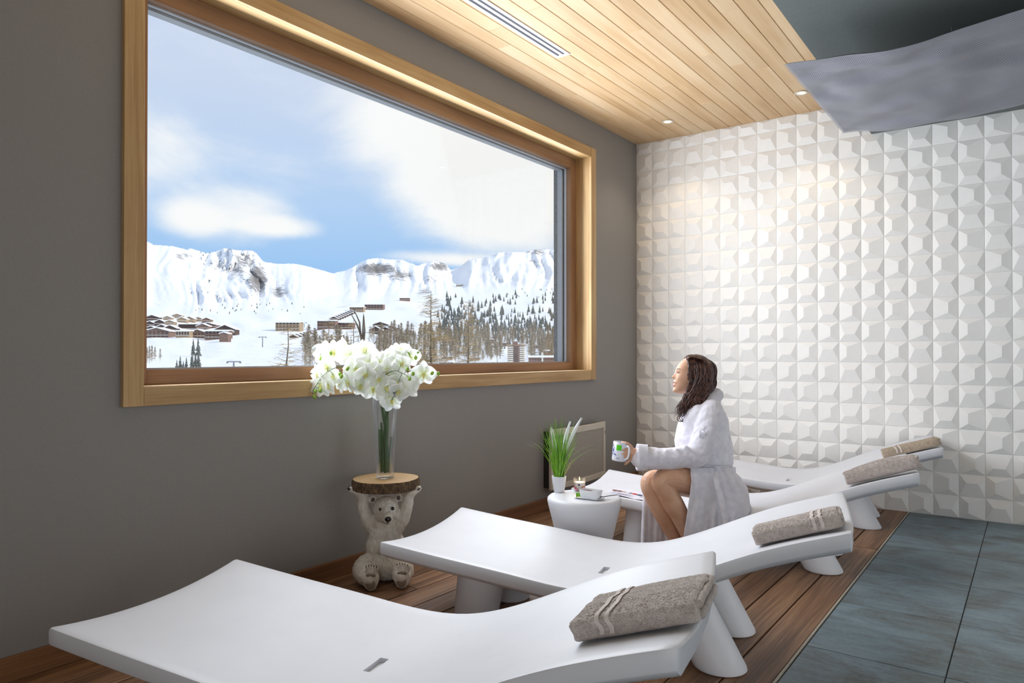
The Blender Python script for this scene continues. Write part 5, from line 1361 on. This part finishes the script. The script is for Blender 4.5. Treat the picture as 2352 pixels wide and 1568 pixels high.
# face details
def on_face(zy, y, lift=1.0): return H(head_pt(zy, y) - lift, zy, y)
M['lips'] = plain('lips', srgb(206, 134, 124), .4); M['brow'] = plain('dark brow hair', srgb(58, 40, 34), .8); M['eyew'] = plain('eye white', srgb(228, 222, 216), .25); M['iris'] = plain('brown iris', srgb(62, 44, 36), .2); M['teeth'] = plain('teeth', srgb(240, 238, 232), .3)
for s_ in (-1, 1):
    MB().tube([on_face(222 + d2, s_ * y, 1.5) for y, d2 in ((14, 4), (24, -2), (36, -5), (48, -3), (58, 3))], [.0008, .0014, .0015, .0012, .0005], 6).obj('eyebrow', M['brow'], body, smooth=180)
    c = H(head_pt(247, s_ * 33) + 8, 247, s_ * 33)
    e = MB().ball(c, .0100, 16, 12).obj('eye', M['eyew'], body, smooth=180)
    di = (H(head_pt(247, s_ * 33) - 20, 247, s_ * 33) - c).normalized()
    MB().ball(c + di * .0066, .0048, 12, 8).obj('iris', M['iris'], body, smooth=180)
    MB().tube([on_face(243 + d2, s_ * y, 2.2) for y, d2 in ((20, 4), (27, -1), (35, -2), (43, 1), (50, 6))], [.0006, .0013, .0015, .0014, .0008], 6).obj('eyelash', M['brow'], body, smooth=180)
    MB().tube([on_face(241 + d2, s_ * y, 1.2) for y, d2 in ((18, 5), (27, -2), (35, -3), (43, 0), (52, 7))], [.0012, .0020, .0022, .0020, .0010], 6).obj('eyelid', M['skin'], body, smooth=180)
    MB().tube([on_face(253 + d2, s_ * y, 1.0) for y, d2 in ((20, -2), (30, 1), (40, 0), (49, -4))], [.0008, .0014, .0014, .0008], 6).obj('lower_lid', M['skin'], body, smooth=180)
MB().tube([on_face(317 + d2, y, .8) for y, d2 in ((-33, 8), (-24, 3), (-12, -1), (0, 1), (12, -1), (24, 3), (33, 8))], [.0006, .0017, .0023, .0021, .0023, .0017, .0006], 8).obj('upper_lip', M['lips'], body, smooth=180)
MB().tube([on_face(343 + d2, y, .8) for y, d2 in ((-33, -17), (-24, -7), (-12, -1), (0, 0), (12, -1), (24, -7), (33, -17))], [.0006, .0019, .0028, .0030, .0028, .0019, .0006], 8).obj('lower_lip', M['lips'], body, smooth=180)
MB().tube([on_face(328 + d2, y, -1.0) for y, d2 in ((-27, -1), (-14, 1), (0, 1), (14, 1), (27, -1))], [.001, .0032, .0036, .0032, .001], 8).obj('teeth', M['teeth'], body, smooth=180)
# ring
rc = B(866, 871, .270); rt_ = (B(848, 873, .276) - B(872, 870, .262)).normalized(); u_ = rt_.orthogonal().normalized(); w_ = rt_.cross(u_)
M['gold'] = plain('gold', srgb(214, 178, 96), .25, .5, metal=1.0)
ringo = MB().tube([rc + (u_ * cos(a) + w_ * sin(a)) * .0098 for a in [2 * pi * k / 20 for k in range(21)]], .0016, 8).obj('ring', M['gold'], person, smooth=180)
MB().ball(rc + (-cF) * .011, .0042, 10, 8).obj('ring_stone', M['gold'], ringo, smooth=180)

# ---------------------------------------------------------------- hair
def hair_mat():
    m, nt, b, _ = newmat('dark wavy hair'); v = mapping(nt); n = noise_(nt, v, 60, 3); 
    r = ramp(nt, n, [(.3, srgb(40, 25, 23)), (.55, srgb(82, 52, 44)), (.8, srgb(128, 86, 66))]); L(nt, r.outputs[0], b.inputs['Base Color']); b.inputs['Roughness'].default_value = .38
    b.inputs['Anisotropic'].default_value = .4; return m
M['hair'] = hair_mat(); rh_ = random.Random(77); hb = MB()
hb.add(*head_mesh(.07, True))
for c, r in (((1425, 350, HOFF), (.052, .080, .075)), ((1405, 430, .01), (.045, .080, .06))):
    Rv = Matrix((-cR, FH, Vector((0, 0, 1)))).transposed(); hb.ball(B(*c), r, 24, 16, rot=Rv)
def lock(pts, r, amp, ph, n=44):
    q = catmull(pts, n); path = []; rad_ = []
    for i, (a, b_, o) in enumerate(q):
        f = i / (n - 1); g = amp * min(1, f * 1.6)
        fq = 15 + 5 * sin(ph * 3); w1 = g * (sin(f * fq + ph) + .5 * sin(f * fq * 2.1 + ph * 2)); w2 = g * cos(f * fq * .9 + ph * 1.7)
        path.append(B(a + w1, b_ + w2 * .25, o + w2 * ZU * .8)); rad_.append(r * (.55 + .6 * sin(pi * min(1, f * 1.05)) ** .5) * (1 if f < .8 else max(.08, (1 - f) / .2)))
    hb.tube(path, rad_, 5, flat=.7)
for k in range(470):
    u = rh_.random(); v_ = rh_.random(); side = 1 if rh_.random() < .72 else -1
    rx = 1300 + 150 * u; ry = 128 + 10 * v_ + max(0, (u - .4)) * 30 + (0 if u > .25 else 14)
    o0 = HOFF + side * rh_.uniform(.0, .025)
    mx_ = 1335 + 150 * u + rh_.uniform(-8, 8); out1 = side * rh_.uniform(.074, .096)
    ex = 1222 + 175 * u + rh_.uniform(-25, 25); ey = rh_.uniform(520, 612) - 50 * max(0, u - .6)
    if side > 0:
        pts = [(rx, ry, o0), (mx_ - 4, 185 + 20 * v_, HOFF + out1 * .85), (mx_ + 2, 270 + 20 * v_, HOFF + out1), (mx_ - 12 - 20 * (1 - u), 370 + 10 * v_, HOFF + out1), (mx_ * .5 + ex * .5 - 14, 455 + 20 * v_, out1 + .025), (ex, ey, out1 + rh_.uniform(.02, .06))]
        if u < .2: pts[0] = (1296 + rh_.uniform(0, 14), 140 + rh_.uniform(0, 20), HOFF + rh_.uniform(.02, .055)); pts[1] = (1318 + rh_.uniform(-4, 8), 190, HOFF + .076); pts[2] = (1322 + rh_.uniform(-6, 8), 270, HOFF + .083); pts[3] = (1330 + rh_.uniform(-10, 8), 360, HOFF + .080)
    else:
        pts = [(rx, ry, o0), (mx_ + 6, 190, HOFF + out1 * .85), (mx_, 280, HOFF + out1), (mx_ - 40, 390, HOFF + out1), (1290 + 60 * u, 460, out1 + .01), (1215 + 80 * u + rh_.uniform(-10, 10), rh_.uniform(500, 600), -.03 + rh_.uniform(-.03, .03))]
    lock(pts, rh_.uniform(.0018, .0044), rh_.uniform(4, 15), rh_.random() * 6.28)
for k in range(120):     # the back of the head
    o = rh_.uniform(-.085, .085); a = rh_.uniform(1440, 1500); e_ = sqrt(max(0, 1 - (o / .1) ** 2)); xx = 1380 + (a - 1360) * e_ * .93
    lock([(1385 + rh_.uniform(-20, 30), 122 + rh_.uniform(0, 6), o * .2 + HOFF), (xx, 180, o * .8 + HOFF), (xx + 14 * e_, 265, o + HOFF), (xx + 4, 350, o + HOFF), (xx - 30, 430, o * 1.05 + HOFF), (xx - 60 + rh_.uniform(-20, 20), rh_.uniform(480, 540), o * 1.1 + .03)], rh_.uniform(.002, .005), rh_.uniform(4, 10), rh_.random() * 6.28)
for k in range(70):     # swept back from the forehead
    o = rh_.uniform(-.06, .062); lock([(1283 + abs(o) * 420, 141 + abs(o) * 420, HOFF + o), (1300 + abs(o) * 260, 120 + abs(o) * 250, HOFF + o * 1.05), (1350, 112 + abs(o) * 330, HOFF + o * 1.15), (1420, 128 + abs(o) * 400, HOFF + o * 1.3), (1450, 200, HOFF + o * 1.4)], rh_.uniform(.0016, .0034), 3, k)
for k in range(9):      # loose curls at the ends
    lock([(1255 + 17 * k, 540, .11), (1228 + 17 * k, 585, .125), (1245 + 17 * k, 612, .13), (1272 + 16 * k, 606, .125), (1276 + 16 * k, 590, .12)], .0026, 4, k)
hb.obj('hair', M['hair'], person, smooth=180)

# ---------------------------------------------------------------- bathrobe
def robe_mat():
    m, nt, b, _ = newmat('white terry robe'); v = mapping(nt); n = noise_(nt, v, 500, 3, .7); n2 = noise_(nt, v, 30, 3)
    r = ramp(nt, n2, [(.3, srgb(222, 220, 230)), (.7, srgb(238, 236, 244))]); L(nt, r.outputs[0], b.inputs['Base Color']); b.inputs['Roughness'].default_value = .95; b.inputs['Specular IOR Level'].default_value = .1
    b.inputs['Sheen Weight'].default_value = .2; bump(nt, b, n, .6, .002); return m
M['robe'] = robe_mat(); mb = MB()
RL = [(446, 1345, 1500, 90), (470, 1322, 1545, 150), (500, 1296, 1566, 205), (540, 1270, 1582, 240), (600, 1243, 1602, 248), (680, 1222, 1620, 240), (760, 1210, 1632, 228), (840, 1222, 1646, 220), (900, 1245, 1650, 218), (955, 1275, 1642, 218), (985, 1285, 1650, 222), (1040, 1300, 1705, 242), (1110, 1330, 1748, 258), (1190, 1370, 1774, 266), (1260, 1400, 1780, 264), (1300, 1425, 1772, 258)]
def torso(u, w):
    zy = 446 + (1300 - 446) * u; xa = lerp_tab(zy, [(a, b_) for a, b_, c, d in RL]); xb = lerp_tab(zy, [(a, c) for a, b_, c, d in RL]); hb_ = lerp_tab(zy, [(a, d) for a, b_, c, d in RL])
    a = 2 * pi * w; c, s = cos(a), sin(a); fold = 1 + .022 * sin(a * 7 + zy * .02) * min(1, max(0, (zy - 900) / 150)) + .012 * nz(a * 2, zy * .02)
    return B((xa + xb) / 2 + (xb - xa) / 2 * math.copysign(abs(c) ** .85, c) * fold, zy, .005 - hb_ * ZU * math.copysign(abs(s) ** .85, s) * fold)
mb.grid(torso, 60, 64, cv=True); nn = 64
mb.f += [tuple(range(nn)), tuple(reversed([59 * nn + j for j in range(nn)]))]; mb.mi += [0, 0]
def LR(pts): limb(mb, [(*B(a, b_, o), r * RS) for a, b_, o, r in pts], 20)
LR([(1480, 535, .125, .062), (1462, 600, .165, .068), (1440, 720, .195, .066), (1395, 830, .215, .066), (1345, 872, .225, .064), (1260, 880, .235, .060), (1150, 892, .24, .056), (1040, 890, .245, .055), (955, 885, .25, .056)])
LR([(1480, 535, -.125, .062), (1450, 620, -.16, .066), (1420, 760, -.17, .066), (1370, 870, -.16, .062), (1270, 895, -.10, .055)])
# sleeve folds near the elbow and shoulder
for pts in ([(1290, 805, .285), (1340, 850, .295), (1400, 905, .285)], [(1220, 830, .287), (1262, 880, .298), (1290, 930, .285)], [(1140, 842, .285), (1170, 890, .297), (1175, 935, .287)], [(1400, 720, .258), (1450, 790, .268), (1490, 850, .24)], [(1360, 700, .225), (1420, 640, .235), (1500, 560, .20)], [(1075, 845, .29), (1090, 890, .300), (1085, 930, .29)]):
    LR([(a, b_, o - .014, .012) for a, b_, o in pts])
# hood lying on the back, collar running down to the belt
LR([(1385, 500, .105, .020), (1450, 466, .090, .025), (1508, 432, .055, .032), (1522, 410, .01, .036), (1510, 420, -.05, .034), (1450, 460, -.09, .026), (1380, 500, -.10, .020)])
LR([(1500, 470, .05, .036), (1505, 465, -.03, .036)])
LR([(1400, 492, .10, .022), (1340, 560, .10, .024), (1285, 640, .07, .022), (1262, 740, .05, .020), (1285, 860, .09, .020), (1320, 950, .12, .018)])
LR([(1380, 498, -.09, .022), (1310, 560, -.06, .022), (1255, 640, .0, .020), (1235, 760, .02, .018)])
robe = mb.obj('robe', M['robe'], person, smooth=180); remesh(robe, .0050, 4, .5)
tx = bpy.data.textures.new('cloth_folds', 'CLOUDS'); tx.noise_scale = .075; tx.noise_depth = 2
dm = robe.modifiers.new('folds', 'DISPLACE'); dm.texture = tx; dm.strength = .020; dm.mid_level = .5
# cuff turned back over the sleeve end
def cuff(u, w):
    a = 2 * pi * w; q = [(1005, .064), (960, .066), (930, .068), (923, .066), (930, .058), (985, .050)]; k = u * (len(q) - 1); i = min(int(k), len(q) - 2); f = k - i
    x = q[i][0] + (q[i + 1][0] - q[i][0]) * f; r = q[i][1] + (q[i + 1][1] - q[i][1]) * f
    rr = r * (1 + .05 * sin(3 * a + 1)); return B(x + 14 * sin(a) * (1 if x < 990 else .4), 886 - rr * cos(a) / ZU * 1.12, .25 + rr * sin(a) * .9)
MB().grid(cuff, 16, 48, cv=True).obj('cuff', M['robe'], robe, smooth=180)
def sheet(name, left, right, zs, offs, folds, nu=70, nv=60, thick=.006, seed=0):
    """a hanging piece of cloth between two outlines"""
    def fn(u, v):
        zy = zs[0] + (zs[1] - zs[0]) * v; xa = lerp_tab(zy, left); xb = lerp_tab(zy, right); x = xa + (xb - xa) * u
        o = lerp_tab(zy, [(z, p) for z, p, _ in offs]) * (1 - u) + lerp_tab(zy, [(z, p) for z, _, p in offs]) * u
        am, fr = folds; o += am * (.25 + .75 * v) * (sin(u * fr + 2.0 * nz(u * 2, v * 1.5, seed)) + .5 * sin(u * fr * 2.3 + seed)) + .006 * nz(u * 7, v * 5, seed)
        return B(x, zy, o)
    o = MB().grid(fn, nu, nv).obj(name, M['robe'], robe, smooth=180)
    s = o.modifiers.new('thick', 'SOLIDIFY'); s.thickness = thick; s.offset = 0; return o
sheet('skirt', [(960, 1325), (1060, 1335), (1170, 1322), (1300, 1302), (1460, 1278), (1700, 1240)], [(960, 1640), (1040, 1690), (1110, 1735), (1200, 1768), (1280, 1770), (1330, 1745), (1700, 1700)], (958, 1700),
      [(958, .245, .150), (1000, .280, .175), (1040, .292, .195), (1110, .302, .215), (1200, .306, .235), (1300, .310, .265), (1460, .312, .278), (1700, .312, .278)], (.011, 17), seed=2)
sheet('skirt_flap', [(1130, 985), (1200, 968), (1350, 962), (1700, 950)], [(1130, 1130), (1300, 1150), (1500, 1160), (1700, 1160)], (1110, 1700), [(1110, .085, .12), (1250, .118, .125), (1700, .12, .125)], (.008, 13), 40, 40, seed=5)
# lap: the robe over the far thigh
# belt with a knot and one hanging end
def belt(u, w):
    a = 2 * pi * u; c, s = cos(a), sin(a); zy = 950 + 34 * w + 10 * sin(a + .6)
    return B((1275 + 1642) / 2 + (1642 - 1275) / 2 * math.copysign(abs(c) ** .85, c) * 1.045, zy, .005 - 222 * ZU * math.copysign(abs(s) ** .85, s) * 1.06)
bo = MB().grid(belt, 80, 5, cu=True).obj('belt', M['robe'], robe, smooth=180); s = bo.modifiers.new('thick', 'SOLIDIFY'); s.thickness = .012; s.offset = 1
kn = MB(); limb(kn, [(*B(1488, 985, .18), .014), (*B(1515, 970, .195), .021), (*B(1540, 992, .185), .014)]); kn.ball(B(1514, 992, .19), .019, 14, 10); remesh(kn.obj('belt_knot', M['robe'], robe, smooth=180), .004, 3)
def tail(u, w):
    q = catmull([(1505, 985, .215), (1520, 1060, .275), (1545, 1150, .300), (1570, 1260, .318), (1592, 1370, .326), (1600, 1500, .33)], 40); i = min(int(u * 39), 38); f = u * 39 - i; p = q[i] * (1 - f) + q[i + 1] * f
    return B(p[0] + (w - .5) * 44, p[1] - (w - .5) * 6, p[2] + .004 * sin(w * 3))
to = MB().grid(tail, 40, 6).obj('belt_end', M['robe'], robe, smooth=180); s = to.modifiers.new('thick', 'SOLIDIFY'); s.thickness = .007; s.offset = 0
em = MB()
for cx, cy, r0, tn, a0 in ((1415, 690, 26, 1.6, 0), (1440, 660, 16, 1.3, 2), (1400, 725, 15, 1.4, 4), (1445, 715, 14, 1.2, 1)):
    em.tube([B(cx + r0 * (1 - f * .7) * cos(a0 + tn * 6.28 * f), cy + r0 * (1 - f * .7) * sin(a0 + tn * 6.28 * f), .262) for f in [k / 24 for k in range(25)]], .0022, 6)
em.obj('embroidery', M['robe'], robe, smooth=180)
tag(person, 'woman in a white bathrobe sitting on a lounger, holding a mug, dark wavy hair', 'person')

# ---------------------------------------------------------------- mug
mugc = at_depth(1180 + 797 * .3061, 780 + 836 * .3061, PD - .248); mug = empty('mug', tuple(mugc))
M['mug'] = plain('white glazed mug', srgb(228, 230, 242), .2, .5, 20, .01)
ax_ = (at_depth(1180 + 804 * .3061, 780 + 766 * .3061, PD - .248) - at_depth(1180 + 790 * .3061, 780 + 905 * .3061, PD - .248)).normalized()
ey_ = (FH - ax_ * FH.dot(ax_)).normalized(); ex_ = ey_.cross(ax_)
mug.rotation_euler = Matrix((ex_, ey_, ax_)).transposed().to_euler()
mr_, mh_ = .0385, .050
MB().lathe([(0, -mh_), (mr_ - .004, -mh_), (mr_ - .001, -mh_ + .003), (mr_, -mh_ + .01), (mr_, mh_ - .001), (mr_ - .001, mh_), (mr_ - .003, mh_), (mr_ - .004, mh_ - .002), (mr_ - .004, -mh_ + .008), (0, -mh_ + .006)], 48).obj('mug_body', M['mug'], mug, smooth=50)
MB().lathe([(0, mh_ - .016), (mr_ - .004, mh_ - .016)], 32).obj('tea', plain('tea', srgb(110, 66, 36), .1), mug)
ha = radians(-52); hd = Vector((cos(ha), sin(ha), 0))
hp = [hd * (mr_ - .002) + Vector((0, 0, .030)), hd * (mr_ + .014) + Vector((0, 0, .034)), hd * (mr_ + .024) + Vector((0, 0, .022)), hd * (mr_ + .025) + Vector((0, 0, -.006)), hd * (mr_ + .018) + Vector((0, 0, -.028)), hd * (mr_ - .002) + Vector((0, 0, -.036))]
MB().tube([Vector(p) for p in catmull([tuple(p) for p in hp], 24)], .0052, 10).obj('handle', M['mug'], mug, smooth=180)
M['ink'] = plain('blue print', srgb(44, 48, 160), .4)
def print_patch(a0, a1, z0, z1, mat, name, lift=.0004, n=8):
    return MB().grid(lambda u, w: ((mr_ + lift) * cos(radians(a0 + (a1 - a0) * u)), (mr_ + lift) * sin(radians(a0 + (a1 - a0) * u)), z0 + (z1 - z0) * w), n, 4).obj(name, mat, mug, smooth=180)
tagm = plain('bright green paper', srgb(84, 214, 20), .5)
print_patch(-128, -90, .008, .036, tagm, 'tea_label', .0016)
MB().tube([((mr_ + .001) * cos(radians(-108)), (mr_ + .001) * sin(radians(-108)), .034), (mr_ * cos(radians(-106)), mr_ * sin(radians(-106)), mh_ + .001)], .0004, 5).obj('tea_string', M['mug'], mug)
for a0, a1, z0, z1 in ((-168, -152, -.002, .014), (-160, -148, .016, .020), (-166, -158, .022, .036), (-152, -147, -.010, -.002), (-150, -128, -.018, -.0145), (-141, -136, -.018, -.008), (-133, -128, -.0215, -.0175), (-170, -160, -.020, -.008)): print_patch(a0, a1, z0, z1, M['ink'], 'printed_mark')
for a0, a1, z0, z1 in ((-122, -119, -.036, -.029), (-117, -114, -.037, -.031), (-112, -104, -.033, -.0315), (-110, -107, -.038, -.033), (-102, -99, -.036, -.030)): print_patch(a0, a1, z0, z1, plain('pale blue print', srgb(110, 112, 190), .4), 'printed_mark')
tag(mug, 'white mug with blue print and a green tea label in the woman\'s hand', 'mug')
